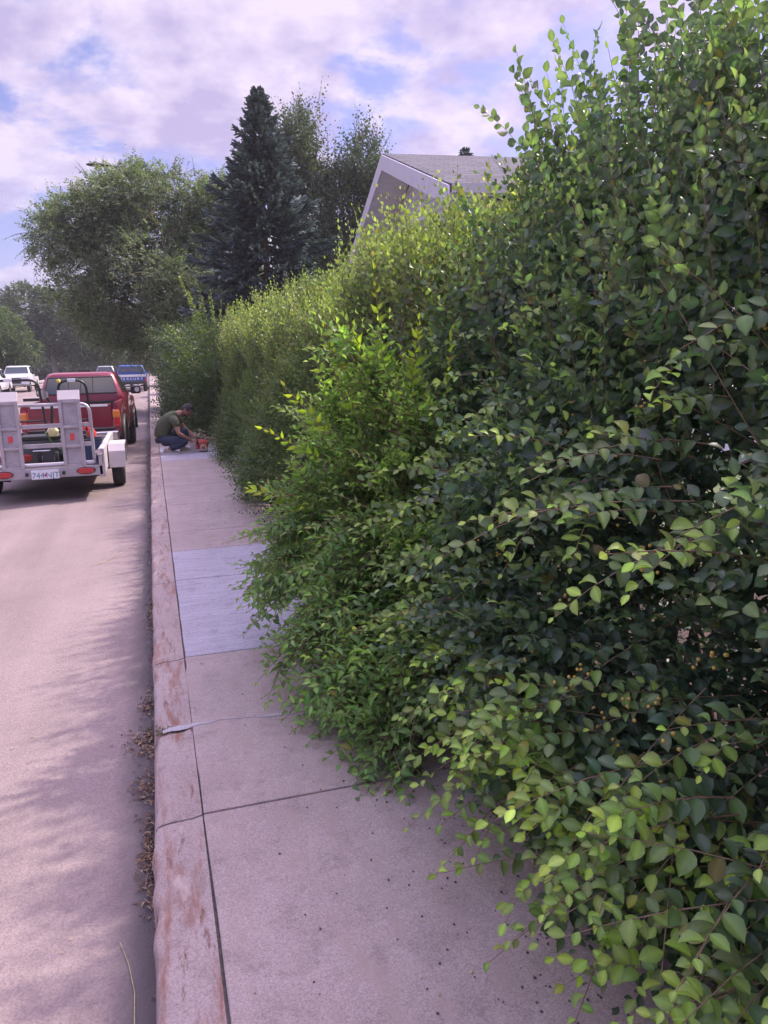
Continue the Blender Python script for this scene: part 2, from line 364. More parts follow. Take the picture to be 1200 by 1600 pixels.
bm = BM(); quad(bm, (-300, -100, -.03), (300, -100, -.03), (300, 600, -.03), (-300, 600, -.03)); g = obj('ground', bm, M['grass']); g['kind'] = 'structure'
bm = BM(); quad(bm, (-10.3, -12, 0), (-.108, -12, 0), (-.108, 420, 0), (-10.3, 420, 0)); g = obj('road', bm, M['asphalt']); g['kind'] = 'structure'
rk = random.Random(3)
def kerb(name, x_out, sgn, joints, matl, fine_to):
    """one run of kerb as separate stones with worn noses; sgn -1: the road lies towards -X"""
    bm = BM(); w1 = wob(np.random.default_rng(5), 8, (2, 9)); w2 = wob(np.random.default_rng(6), 8, (14, 40))
    prof = [(0, -.03), (0, .03), (.003, .08), (.007, .100), (.015, .1125), (.032, .1185), (.07, .1205), (.135, .121), (.166, .1215), (.166, -.03)]
    for a, c in zip(joints[:-1], joints[1:]):
        a2, c2 = a+.006, c-.006; n = max(2, int((c2-a2)/(.035 if c < fine_to else .4)))
        secs = []
        for i in range(n+1):
            y = a2+(c2-a2)*i/n; q = np.array([y, 0, 0.]); e = min(i, n-i)*(c2-a2)/n
            drop = .012*max(0, 1-e/.03) if c < fine_to else 0
            ch = .004*float(w1(q))+.005*float(w2(q)) if c < fine_to else 0
            bulge = -.012*max(0, 1-abs(y-3.3)/.16) if sgn > 0 else 0
            xo = x_out-.0035*max(0, 4-y)*(1 if sgn > 0 else 0)
            s = []
            for k, (px, pz) in enumerate(prof):
                nose = 1 if 2 <= k <= 5 else 0
                if k >= 8: s.append((x_out+sgn*px, y, pz-(drop*.4 if pz > 0 else 0)))
                else: s.append((xo+sgn*(px+nose*(ch+.4*drop)-bulge*nose*2), y, pz-(drop if pz > .05 else 0)-nose*abs(ch)*.6+bulge*(1 if k > 2 else 0)))
            secs.append(s)
        loft(bm, secs)
    o = obj(name, bm, matl, smooth=True); o['kind'] = 'structure'
kerb('kerb', -.115, 1, [-1.9, -.4, .95, 2.575, 3.31, 4.14, 5.73, 6.68, 7.47, 8.97, 10.45, 12, 13.5, 15, 16.5, 18, 19.5, 21, 22.5, 24, 40, 60, 120, 260], M['kerb'], 17)
kerb('kerb', -10.35, -1, [-10, 60, 130, 260], M['kerb'], -99)
bm = BM(); box(bm, -.04, 1.6, -6, 262, -.03, .108); g = obj('pavement_base', bm, M['joint']); g['kind'] = 'structure'
def slab(bm, y0, y1, x0=.0605, x1=1.42):
    n = max(1, int((y1-y0)/.12)) if y1 < 12 else 3; top = []; j = .006
    loft(bm, [[(x0+(.02*(.5-min(y, 4)/4) if y < 4 else 0)+rk.uniform(-.003, .003), y, z) for z in (.06, .1165, .1215)] + [(x1, y, .1215), (x1, y, .06)]
              for y in [y0+j+(y1-y0-2*j)*i/n for i in range(n+1)]])
bm = BM()
ys = [-1.9, -.4, .95, 2.575, 4.14]
for a, c in zip(ys[:-1], ys[1:]): slab(bm, a, c)
for a, c in ((6.68, 7.47), (7.47, 8.97), (8.97, 10.45), (10.45, 12), (12, 13.3)): slab(bm, a, c)
y = 15.6
while y < 62: slab(bm, y, y+1.5); y += 1.5
slab(bm, y, 260)
g = obj('pavement', bm, M['walk2'], bevel=.003, seg=1); g['kind'] = 'structure'
bm = BM(); slab(bm, 4.14, 5.73); slab(bm, 5.73, 6.68); slab(bm, 13.3, 15.6); g = obj('new_pavement', bm, M['newwalk'], bevel=.003, seg=1); g['kind'] = 'structure'
# mortar repair across the cracked slab, and the verge on the far side
bm = BM(); rp = random.Random(11); pts = []
for i in range(34):
    t = i/33; x = -.075+t*1.15; y = 3.27+.05*math.sin(t*9)*.5+(.03*t)+rp.uniform(-.008, .008); w = (.016*max(0, 1-abs(x+.01)/.1)+.004+rp.uniform(0, .006)+.004*math.sin(t*17)**2)
    if x > .16 and x < .36: w *= .35
    pts.append((x, y, w))
A = [bm.verts.new((x, y-w, .1235 if x > .06 else .1225)) for x, y, w in pts]; B = [bm.verts.new((x, y+w, .1235 if x > .06 else .1225)) for x, y, w in pts]
for i in range(33): bm.faces.new((A[i], A[i+1], B[i+1], B[i]))
g = obj('pavement_patch', bm, M['patch']); g['kind'] = 'structure'
bm = BM(); rs = random.Random(2); w1 = wob(np.random.default_rng(8), 8, (1.5, 9)); secs = []
for i in range(130):
    y = -2+i*.17; x = 1.21+.07*float(w1(np.array([y, 0, 0])))
    secs.append([bm.verts.new((x, y, .118)), bm.verts.new((x+.05, y, .128)), bm.verts.new((x+.4, y, .15+.02*float(w1(np.array([y, 3, 0]))))), bm.verts.new((4.0, y, .16))])
for a, c in zip(secs[:-1], secs[1:]):
    for k in range(3): bm.faces.new((a[k], a[k+1], c[k+1], c[k]))
g = obj('soil', bm, M['soil'], smooth=True); g['kind'] = 'structure'
bm = BM(); box(bm, 3.9, 60, -6, 60, -.02, .15); g = obj('lawn', bm, M['grass']); g['kind'] = 'structure'
bm = BM(); box(bm, -13.6, -12.0, -10, 260, -.02, .118); g = obj('pavement', bm, M['walk']); g['kind'] = 'structure'

# ------------------------------------------------------------------ litter on the ground
M['litter'] = mat('dry_leaf', (.30, .20, .125), .85, var=.6, scale=60)
M['litter_dark'] = mat('rotted_leaf', (.13, .08, .06), .95, var=.4, scale=60, bump=.5)
M['seed'] = mat('fallen_berry', (.085, .06, .05), .8, var=.6, scale=9)
M['pale'] = mat('pale_seed', (.38, .31, .16), .7, var=.3, scale=90)
rng = np.random.default_rng(21)
def flakes(name, n, cx_, cy_, sx, sy, z, L, W, matl, label=None, kerbside=False):
    x = rng.normal(cx_, sx, n); y = rng.normal(cy_, sy, n)
    if kerbside: x = -.128-np.abs(rng.normal(0, sx, n))
    D = nrm(np.stack([rng.normal(0, 1, n), rng.normal(0, 1, n), rng.normal(0, .25, n)], -1)); Nn = np.stack([rng.normal(0, .4, n), rng.normal(0, .4, n), np.ones(n)], -1)
    zz_ = z+rng.uniform(0, .014, n)
    return (np.stack([x, y, zz_], -1), D, Nn, rng.uniform(.6, 1.3, n)*L, rng.uniform(.6, 1.2, n)*W, np.full((n, 3), .2))
piles = [(2.58, .12, .022, 58), (2.35, .08, .010, 14), (3.02, .06, .04, 32), (3.44, .07, .05, 60), (3.83, .05, .026, 26), (5.3, .14, .016, 26), (4.4, 1.6, .008, 60), (8.5, .9, .012, 50), (13, 1.2, .03, 120)]
lv = cat(*[flakes('', n, 0, y, sx, sy, .004, .03, .009, None, kerbside=True) for y, sy, sx, n in piles])
o = leaves('dead_leaf_litter', lv, 'fold', M['litter'], None); o['kind'] = 'stuff'
lv = cat(*[flakes('', int(n*2.2), 0, y, sx*1.1, sy*1.1, .002, .022, .012, None, kerbside=True) for y, sy, sx, n in piles])
o = leaves('rotted_leaf_litter', lv, 'fold', M['litter_dark'], None); o['kind'] = 'stuff'
n = 46; x = rng.uniform(-3, -.3, n); y = rng.uniform(1.6, 9, n)
lv = (np.stack([x, y, np.full(n, .006)], -1), np.stack([rng.normal(0, 1, n), rng.normal(0, 1, n), np.zeros(n)], -1), np.tile([0, 0, 1.], (n, 1))+rng.normal(0, .2, (n, 3)), rng.uniform(.01, .022, n), rng.uniform(.004, .008, n), np.full((n, 3), .2))
o = leaves('scattered_road_leaves', lv, 'fold', M['pale'], None); o['kind'] = 'stuff'
def crumbs(name, n, matl, rmax, fx):
    bm = BM(); rc = random.Random(n)
    for i in range(n):
        y = 1.2+rc.random()**1.3*8; e = 1.15; x = e-abs(rc.gauss(0, fx))
        if x < .1 or x > 1.16: continue
        r = rmax*rc.uniform(.4, 1); m = Matrix.Translation((x, y, .122+r*.5)) @ Matrix.Rotation(rc.random()*3, 4, 'Z') @ Matrix.Diagonal((r*rc.uniform(.8, 1.6), r, r*.6, 1))
        bmesh.ops.create_icosphere(bm, subdivisions=1, radius=1, matrix=m)
    o = obj(name, bm, matl); o['kind'] = 'stuff'
crumbs('fallen_dark_berries', 900, M['seed'], .0046, .36); crumbs('fallen_pale_berries', 120, M['pale'], .005, .25)
bm = BM(); rc = random.Random(5)
for i in range(160):
    x = 1.2+abs(rc.gauss(0, .18)); y = rc.uniform(.9, 3); r = rc.uniform(.003, .006)
    bmesh.ops.create_icosphere(bm, subdivisions=1, radius=r, matrix=Matrix.Translation((x, y, .145)))
o = obj('pale_seeds_on_soil', bm, M['pale']); o['kind'] = 'stuff'
def straw(pts, label, r=.0022):
    bm = BM(); tube(bm, pts, [r*(1-.6*i/(len(pts)-1)) for i in range(len(pts))], 5); o = obj('dry_straw', bm, M['pale'], smooth=True); tag(o, label, 'straw')
straw([(-.185, 1.72, .005), (-.18, 1.83, .006), (-.182, 1.95, .005), (-.2, 2.06, .006), (-.228, 2.16, .005)], 'long bent dry straw lying in the gutter beside the kerb')
straw([(-.62, 6.9, .006), (-.5, 7.05, .008), (-.38, 7.3, .012), (-.27, 7.62, .006)], 'pale dry straw lying on the open road')
# weed in the broken kerb joint
n = 26; lv, _ = shoots(np.random.default_rng(3), np.tile([[-.075, 3.31, .095]], (n, 1))+np.random.default_rng(4).normal(0, .016, (n, 3))*[1, 1, .2], np.random.default_rng(5).normal(0, .5, (n, 3))+[-.3, 0, .9], .03, 3, .02, .005, (.05, .08, .02), (.12, .16, .04))
o = leaves('small_weed', lv, 'fold', M['sleaf'], None); tag(o, 'small green weed growing in the broken kerb joint', 'weed')

# ------------------------------------------------------------------ house behind the hedge
M['shingle'] = mat('shingle', (.2, .17, .19), .9, var=.25, scale=6, bump=.4, bscale=80)
def shingles():
    m = bpy.data.materials.new('roof_shingles'); m.use_nodes = True; t = m.node_tree; L = t.links.new; b = t.nodes['Principled BSDF']; b.inputs['Roughness'].default_value = .9
    co = t.nodes.new('ShaderNodeTexCoord'); br = t.nodes.new('ShaderNodeTexBrick'); L(co.outputs['Object'], br.inputs['Vector'])
    br.inputs['Scale'].default_value = 1; br.inputs['Brick Width'].default_value = .32; br.inputs['Row Height'].default_value = .14; br.inputs['Mortar Size'].default_value = .012; br.offset = .37
    br.inputs['Color1'].default_value = (.115, .108, .135, 1); br.inputs['Color2'].default_value = (.07, .062, .08, 1); br.inputs['Mortar'].default_value = (.03, .025, .03, 1)
    n = t.nodes.new('ShaderNodeTexNoise'); n.inputs['Scale'].default_value = 40; L(co.outputs['Object'], n.inputs['Vector'])
    x = t.nodes.new('ShaderNodeMix'); x.data_type = 'RGBA'; x.blend_type = 'OVERLAY'; x.inputs[0].default_value = .5; L(br.outputs['Color'], x.inputs[6]); L(n.outputs['Fac'], x.inputs[7]); L(x.outputs[2], b.inputs['Base Color'])
    bp = t.nodes.new('ShaderNodeBump'); bp.inputs['Strength'].default_value = .8; bp.inputs['Distance'].default_value = .02; L(br.outputs['Fac'], bp.inputs['Height']); bp.invert = True; L(bp.outputs[0], b.inputs['Normal'])
    return m
M['shingles'] = shingles()
M['siding'] = mat('vinyl_siding', (.78, .74, .80), .6, var=.06, scale=3)
M['fascia'] = mat('painted_fascia', (.60, .56, .64), .5, var=.06, scale=4)
M['soffit'] = mat('soffit_panel', (.82, .79, .85), .6, var=.05, scale=3)
def gable_house():
    h = thing('gabled_house', 'grey sided house with white fascia and shingled gable roof rising behind the hedge', 'house', (4.2, 13.59, 0), R(-5))
    HW, PZ, S, LEN, OV = 4.0, 5.23, .335, 12.5, .62
    # local x: along the ridge, y: along the gable wall
    bm = BM()
    z = .15
    while z < PZ-.18:
        z2 = z+.115
        hw = min(HW-.5, max(.01, (PZ-.155-z2)/S))
        hw0 = min(HW-.5, (PZ-.155-z)/S)
        if hw0 > .05:
            loft(bm, [[(OV+.0, -hw0, z), (OV+.02, -hw0, z-.004), (OV+.2, -hw0, z), (OV+.2, -hw, z2), (OV+.018, -hw, z2)], [(OV+.0, hw0, z), (OV+.02, hw0, z-.004), (OV+.2, hw0, z), (OV+.2, hw, z2), (OV+.018, hw, z2)]])
        z = z2
    obj('gable_wall', bm, M['siding'], h)
    bm = BM(); box(bm, OV+.21, LEN-OV, -HW+.5, HW-.5, .1, PZ-HW*S-.1); obj('wall', bm, M['siding'], h)
    a = math.atan(S); sl = HW/math.cos(a)
    for sgn, nm in ((-1, 'near'), (1, 'far')):
        bm = BM(); box(bm, 0, LEN, 0, sl, -.12, 0)
        o = obj('roof', bm, M['shingles'], h); o.location = (0, 0, PZ)
        if sgn > 0: o.rotation_euler = (-a, 0, 0)
        else: o.rotation_euler = (-a, 0, math.pi); o.location = (LEN, 0, PZ)
        bm = BM(); loft(bm, [[(-.03, 0, PZ-.02), (.0-.002, 0, PZ-.02), (-.002, 0, PZ-.27), (-.03, 0, PZ-.27)], [(-.03, sgn*HW, PZ-.02-HW*S), (-.002, sgn*HW, PZ-.02-HW*S), (-.002, sgn*HW, PZ-.27-HW*S), (-.03, sgn*HW, PZ-.27-HW*S)]])
        obj('fascia', bm, M['fascia'], h)
        bm = BM()
        for k in range(34):
            y0, y1 = k/34*HW, (k+.9)/34*HW
            loft(bm, [[(.0, sgn*y0, PZ-.15-y0*S), (OV, sgn*y0, PZ-.15-y0*S), (OV, sgn*y0, PZ-.135-y0*S), (0, sgn*y0, PZ-.135-y0*S)], [(.0, sgn*y1, PZ-.15-y1*S), (OV, sgn*y1, PZ-.15-y1*S), (OV, sgn*y1, PZ-.135-y1*S), (0, sgn*y1, PZ-.135-y1*S)]])
        obj('soffit', bm, M['soffit'], h)
        bm = BM(); zE = PZ-HW*S
        prism(bm, [(sgn*HW, zE-.14), (sgn*(HW+.11), zE-.13), (sgn*(HW+.13), zE-.02), (sgn*(HW+.115), zE-.02), (sgn*(HW+.1), zE-.12), (sgn*(HW+.005), zE-.125)], 'x', .0, LEN)
        obj('gutter', bm, M['fascia'], h)
    return h
gable_house()

# ------------------------------------------------------------------ far houses, lamp, post on the left
M['pinkwall'] = mat('pale_stucco', (.62, .5, .5), .8, var=.08, scale=2)
M['greywall'] = mat('grey_wall', (.42, .38, .4), .8, var=.08, scale=2)
M['darkglass'] = mat('window_glass', (.02, .022, .03), .08, spec=.8)
M['darkroof'] = mat('dark_roof', (.11, .095, .1), .9, var=.2, scale=5)
def far_house(x0, x1, y0, y1, hz, rise, wall, label):
    h = thing('detached_house', label, 'house', ((x0+x1)/2, (y0+y1)/2, 0)); w, d = (x1-x0)/2, (y1-y0)/2
    bm = BM(); loft(bm, [[(-w, -d, 0), (w, -d, 0), (w, d, 0), (-w, d, 0)], [(-w, -d, hz), (w, -d, hz), (w, d, hz), (-w, d, hz)]]); obj('wall', bm, wall, h)
    bm = BM(); prism(bm, [(-w-.5, hz+.02), (w+.5, hz+.02), (0, hz+rise)], 'y', -d-.5, d+.5); obj('roof', bm, M['darkroof'], h)
    for xx in (-.62, -.1, .45):
        bm = BM(); box(bm, w*xx-.55, w*xx+.55, -d-.06, -d-.004, hz-1.7, hz-.6); f = obj('window', bm, M['fascia'], h)
        bm = BM(); box(bm, w*xx-.47, w*xx+.47, -d-.075, -d-.062, hz-1.62, hz-.68); obj('pane', bm, M['darkglass'], f)
    bm = BM(); box(bm, w+.004, w+.05, -d+.8, -d+3.4, .1, 2.3); obj('garage_door', bm, M['fascia'], h)
    bm = BM(); box(bm, w+.004, w+.05, .6, 1.6, .1, 2.15); obj('door', bm, M['bark'], h)
far_house(-26, -15.5, 96, 110, 3.3, 2.0, M['pinkwall'], 'pale pinkish stucco house glimpsed under the round tree across the street')
far_house(-22, -13.8, 138, 150, 3.2, 2.2, M['greywall'], 'small grey house far down the street behind the tree trunks')
M['orange'] = mat('orange_paint', (.62, .2, .06), .6, var=.1, scale=6)
h = thing('marker_post', 'short orange post standing on the far grass verge', 'post', (-13.1, 77, 0))
bm = BM(); cyl(bm, (0, 0, 0), (0, 0, 1.25), .2, 12); obj('shaft', bm, M['orange'], h, bevel=.02)
bm = BM(); cyl(bm, (0, 0, 1.251), (0, 0, 1.36), .23, 12, .12); obj('cap', bm, M['orange'], h)
M['lampmetal'] = mat('lamp_metal', (.1, .09, .095), .6, metal=.3)
h = thing('street_lamp', 'dark street lamp whose arm pokes out of the tree crown', 'street lamp', (2.2, 31.0, 0))
bm = BM(); cyl(bm, (0, 0, 0), (0, 0, 8.1), .1, 12, .06); obj('pole', bm, M['lampmetal'], h, smooth=True)
bm = BM(); tube(bm, [(0, 0, 8.05), (-.5, 0, 8.45), (-1.4, 0, 8.62), (-3.05, 0, 8.82)], .045, 8); obj('arm', bm, M['lampmetal'], h, smooth=True)
bm = BM(); loft(bm, [[(x, w*math.cos(t), 8.835+hh*math.sin(t)) for t in [k*math.pi/5 for k in range(10)]] for x, w, hh in ((-3.0, .04, .04), (-3.1, .09, .06), (-3.4, .14, .08), (-3.7, .1, .05), (-3.78, .04, .02))]); obj('lamp_head', bm, M['lampmetal'], h, smooth=True)

# ------------------------------------------------------------------ hedge and shrubs
def hedge_face(y, z, kind):
    """X of the clipped face for arrays y, z"""
    if kind == 'near':
        return 1.18+.06*np.sin(y*2.1+1)-.11*np.exp(-((z-.75)/.45)**2)+.60*np.clip(z-1.2, 0, 9)**1.08+np.clip(y-3, 0, 2)*.10
    return 1.20+.05*np.sin(y*1.3)-.05*np.exp(-((z-.5)/.4)**2)+.42*np.clip(z-.95, 0, 9)**1.15+np.clip(5.5-y, 0, 2)*.06+.028*np.clip(y-8, 0, 9)
def stems(rng, n, y0, y1, xb, hz, name, parent, matl, lean=.14):
    base = np.stack([rng.normal(xb, .15, n), rng.uniform(y0, y1, n), np.full(n, .1)], -1)
    top = base+np.stack([rng.normal(-.05, lean, n), rng.normal(0, lean, n), rng.uniform(.6, 1, n)*hz], -1)
    q = np.linspace(0, 1, 7)[None, :, None]; path = base[:, None]*(1-q)+top[:, None]*q+np.sin(q*math.pi)*rng.normal(0, .1, (n, 1, 3))+rng.normal(0, .012, (n, 7, 3))
    rad = np.linspace(1, .3, 7)[None]*rng.uniform(.008, .017, n)[:, None]
    return tubes(name, path, rad, matl, parent, 5)

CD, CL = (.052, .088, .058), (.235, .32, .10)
SPL = (.32, .46, .07)        # old and young cotoneaster leaves
def near_shrub():
    rng = np.random.default_rng(101)
    h = thing('tall_hedge_shrub', 'tall glossy dark green hedge shrub overhanging the near pavement', 'shrub', (1.75, 2.3, .12))
    w = wob(rng, 9, (1.2, 4.5)); off = Vector(h.location)
    parts = []; paths = []; rads = []
    def add(base, d, ln, nl, k_tw=1, **k):
        lv, p = shoots(rng, base, d, ln, nl, k.pop('L', .054), k.pop('W', .034), k.pop('dark', CD), k.pop('light', CL), **k)
        tk = k_tw; parts.append(lv); paths.append(p[::tk]); rads.append(np.tile(np.linspace(.0026, .0009, 5), (len(p[::tk]), 1)))
    # face shoots in three layers
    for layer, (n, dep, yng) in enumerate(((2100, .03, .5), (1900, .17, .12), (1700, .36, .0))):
        y = rng.uniform(.35, 4.0, n); z = .14+rng.random(n)**.85*2.1
        cl = w(np.stack([y, z, np.zeros(n)], -1))
        x = hedge_face(y, z, 'near')+dep+.2*np.clip(-cl, -1, 1)+rng.uniform(.08, .2, n)
        x += .2*np.exp(-((z-1.05)/.2)**2)*(y < 2.4)
        keep = ~((layer < 2) & (cl < -.75) & (rng.random(n) < .8))
        y, z, x = y[keep], z[keep], x[keep]; n = len(x)
        zf = np.clip((z-.6)/1.3, 0, 1)
        d = np.stack([-.85+.6*zf+rng.normal(0, .3, n), rng.normal(-.2, .42, n), .05+1.0*zf+rng.normal(0, .3, n)], -1)
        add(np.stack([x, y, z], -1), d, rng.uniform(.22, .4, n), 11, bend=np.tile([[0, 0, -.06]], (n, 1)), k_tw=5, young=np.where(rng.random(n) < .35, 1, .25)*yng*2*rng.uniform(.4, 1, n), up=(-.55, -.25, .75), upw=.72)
    # top growth, upright, ragged
    n = 1500; y = rng.uniform(.6, 3.95, n); x = 1.42+1.05*rng.random(n)**.9
    zt = 1.62+(x-1.42)*1.12+.14*w(np.stack([y*1.2, x, np.zeros(n)], -1)); z = zt-rng.random(n)**1.6*.8
    d = np.stack([rng.normal(-.16, .25, n), rng.normal(0, .25, n), np.ones(n)], -1)
    add(np.stack([x, y, z], -1), d, rng.uniform(.3, .62, n), 15, young=rng.uniform(.1, .8, n), up=(-.5, -.6, .3), upw=.4, k_tw=2, bend=rng.normal(0, .1, (n, 3)))
    n = 60; y = rng.uniform(1.6, 4.0, n); x = rng.uniform(1.85, 2.6, n); z = 1.62+(x-1.42)*1.12
    d = np.stack([rng.normal(-.3, .25, n), rng.normal(-.05, .25, n), np.ones(n)], -1)
    add(np.stack([x, y, z], -1), d, rng.uniform(.5, .82, n), 24, L=.062, W=.044, young=rng.uniform(.2, .7, n), up=(-.5, -.7, .2), upw=.3, tipshrink=.25, bend=rng.normal(0, .12, (n, 3)))
    # long arching sprays that hang over the pavement, with bright young tips
    n = 230; y = rng.uniform(1.0, 3.6, n); z = rng.uniform(.3, 2.0, n)*rng.uniform(.5, 1, n)+.1; z = np.where((y < 2.4) & (z > .8) & (z < 1.25), rng.uniform(.2, .75, n), z); x = hedge_face(y, z, 'near')+.12
    d = np.stack([-np.ones(n), rng.normal(-.25, .45, n), rng.normal(.12, .22, n)], -1)
    add(np.stack([x, y, z], -1), d, rng.uniform(.3, .56, n), 15, L=.054, W=.036, light=SPL, bend=np.stack([np.zeros(n), np.zeros(n), rng.uniform(-.4, -.1, n)], -1), young=rng.uniform(.6, 1.2, n), up=(-.5, -.45, .7), upw=.85, jit=.25, power=1.9)
    n = 42; y = rng.uniform(1.05, 1.75, n); z = rng.uniform(.22, 1.0, n); x = 1.25+rng.uniform(0, .15, n)
    d = np.stack([-np.ones(n), rng.normal(-.3, .4, n), rng.normal(.1, .25, n)], -1)
    add(np.stack([x, y, z], -1), d, rng.uniform(.26, .46, n), 12, L=.054, W=.037, light=SPL, bend=np.stack([np.zeros(n), np.zeros(n), rng.uniform(-.4, -.05, n)], -1), young=rng.uniform(.7, 1.2, n), up=(-.5, -.45, .7), upw=.85, jit=.25, power=1.8)
    # dense inner growth
    n = 2100; y = rng.uniform(.2, 4.1, n); z = .2+rng.random(n)*1.6; x = hedge_face(y, z, 'near')+rng.uniform(.5, 1.2, n)
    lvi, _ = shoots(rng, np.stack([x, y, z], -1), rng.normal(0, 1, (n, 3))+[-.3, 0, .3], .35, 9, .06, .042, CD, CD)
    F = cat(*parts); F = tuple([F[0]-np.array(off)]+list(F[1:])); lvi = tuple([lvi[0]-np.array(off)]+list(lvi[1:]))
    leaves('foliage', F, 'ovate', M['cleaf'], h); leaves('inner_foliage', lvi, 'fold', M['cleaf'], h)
    tubes('twigs', np.concatenate(paths)-np.array(off), np.concatenate(rads), M['twig'], h, 4)
    o = stems(rng, 60, .5, 3.9, 1.95, 2.2, 'stems', h, M['bark']); o.location = -off
    # green and orange berries in small clusters
    bm = BM()
    for i in range(95):
        y = rng.uniform(1.2, 3.4); z = rng.uniform(.5, 1.9); x = float(hedge_face(np.array(y), np.array(z), 'near'))+rng.uniform(-.06, .06)
        for k in range(rng.integers(2, 6)):
            p = np.array([x, y, z])+rng.normal(0, .014, 3)-np.array(off)
            bmesh.ops.create_icosphere(bm, subdivisions=2, radius=.0048, matrix=Matrix.Translation(p))
    o = obj('berries', bm, mat('unripe_berry', (.36, .25, .05), .4, var=.4, scale=12), h, smooth=True)['kind'] = 'stuff'
near_shrub()

SD, SL = (.105, .18, .062), (.235, .345, .07)
def sapling():
    rng = np.random.default_rng(202)
    h = thing('bright_leaved_sapling', 'light green sapling with pointed leaves jutting from the hedge over the pavement', 'sapling', (1.5, 3.7, .12)); off = np.array(h.location)
    # main limbs fan out low over the pavement and up into the sun
    tips = []
    limbs = []
    def limb(tip, base=(1.5, 3.7, .15), sag=.1):
        q = np.linspace(0, 1, 7)[:, None]; b = np.array(base)+rng.normal(0, .1, 3)*[1, 1.5, .3]; t = np.array(tip)
        p = b*(1-q)+t*q; p[:, 2] += np.sin(q[:, 0]*math.pi)*(.18+sag); p += rng.normal(0, .012, p.shape); limbs.append(p)
    for t in ((.92, 3.55, 1.75), (.85, 3.75, 1.45), (1.0, 3.5, 1.6), (1.05, 3.9, 1.55), (.72, 3.7, 1.05), (.62, 3.9, .85), (.6, 4.1, .62), (.56, 3.75, .6), (.62, 3.35, .42), (.66, 3.0, .33), (.78, 2.75, .26), (.85, 2.95, .5), (.95, 2.75, .6),
              (.8, 4.3, .9), (.9, 4.4, 1.3), (1.0, 3.2, 1.2), (.85, 3.3, .9), (1.0, 3.0, .95), (.72, 3.4, .7), (.7, 4.35, .5), (.95, 3.6, 1.2), (1.15, 3.2, 1.4), (.75, 3.15, .6), (.95, 2.6, .4), (.82, 2.6, .22), (.72, 2.95, .22), (.66, 3.2, .25), (.62, 3.55, .35), (.6, 4.1, .5), (1.05, 3.4, 1.5), (1.2, 3.6, 1.6), (.85, 3.95, 1.2), (1.1, 2.8, 1.0)): limb(t)
    limbs = np.array(limbs)
    bs, ds = [], []
    for p in limbs:
        for k in range(74 if p[6][2] < 1.15 else 48):
            s = rng.uniform(.35, 1)**.8*6; i = min(int(s), 5); f = s-i; q = p[i]*(1-f)+p[i+1]*f; tg = nrm(p[i+1]-p[i])
            bs.append(q+rng.normal(0, .035, 3)); up = .75 if q[2] > 1.0 else .15
            ds.append(tg*.9+rng.normal(0, .5, 3)+np.array([-.3, -.1, up]))
        for k in range(4): bs.append(p[6]-nrm(p[6]-p[4])*.12); ds.append(nrm(p[6]-p[5])+rng.normal(0, .2, 3)+np.array([0, 0, .25 if p[6][2] > .9 else -.05]))
    bs, ds = np.array(bs), np.array(ds); n = len(bs)
    lv, pa = shoots(rng, bs, ds, rng.uniform(.15, .32, n), 9, .057, .030, SD, SL, bend=np.tile([[0, 0, -.1]], (n, 1)), young=np.clip((bs[:, 2]-.5)/1.2, 0, 1)*.8+.32, up=(-.35, -.35, .8), upw=.75, power=1.6, jit=.3)
    # leading shoots that stand up into the sunlight
    b2 = np.array([(1.06, 3.45, 1.5), (.96, 3.55, 1.38), (.90, 3.62, 1.25), (1.14, 3.4, 1.45), (1.02, 3.5, 1.42), (.85, 3.7, 1.2), (1.2, 3.5, 1.5), (.74, 3.7, 1.0), (1.25, 3.2, 1.5)])
    d2 = np.array([(-.08, 0, 1), (-.3, .05, .9), (-.5, 0, .6), (.12, -.1, 1), (-.2, 0, 1), (-.6, .1, .35), (.1, 0, 1), (-.9, .1, .3), (.1, -.1, 1)])
    l2, p2 = shoots(rng, b2, d2, np.array([.62, .52, .46, .42, .46, .4, .4, .34, .34]), 14, .066, .033, (.16, .25, .03), (.36, .42, .035), young=1, up=(-.6, -.7, .3), upw=.5, fwd=.8)
    ns = 34; b3 = np.stack([rng.uniform(.62, .95, ns), rng.uniform(2.6, 4.3, ns), rng.uniform(.3, .95, ns)], -1)
    l3, p3 = shoots(rng, b3, np.stack([-np.ones(ns), rng.normal(-.35, .4, ns), rng.normal(.1, .3, ns)], -1), rng.uniform(.22, .42, ns), 11, .058, .030, (.10, .19, .055), (.22, .34, .055), bend=np.tile([[0, 0, -.25]], (ns, 1)), up=(-.4, -.4, .8), upw=.8, young=rng.uniform(.3, 1, ns))
    F = cat(lv, l2, l3); F = tuple([F[0]-off]+list(F[1:]))
    leaves('foliage', F, 'pointed', M['sleaf'], h)
    tubes('twigs', np.concatenate([pa, p2])-off, np.tile(np.linspace(.0026, .001, 5), (n+len(b2), 1)), M['twig'], h, 4)
    tubes('limbs', limbs-off, np.tile(np.linspace(.012, .003, 7), (len(limbs), 1)), M['bark'], h, 6)
sapling()

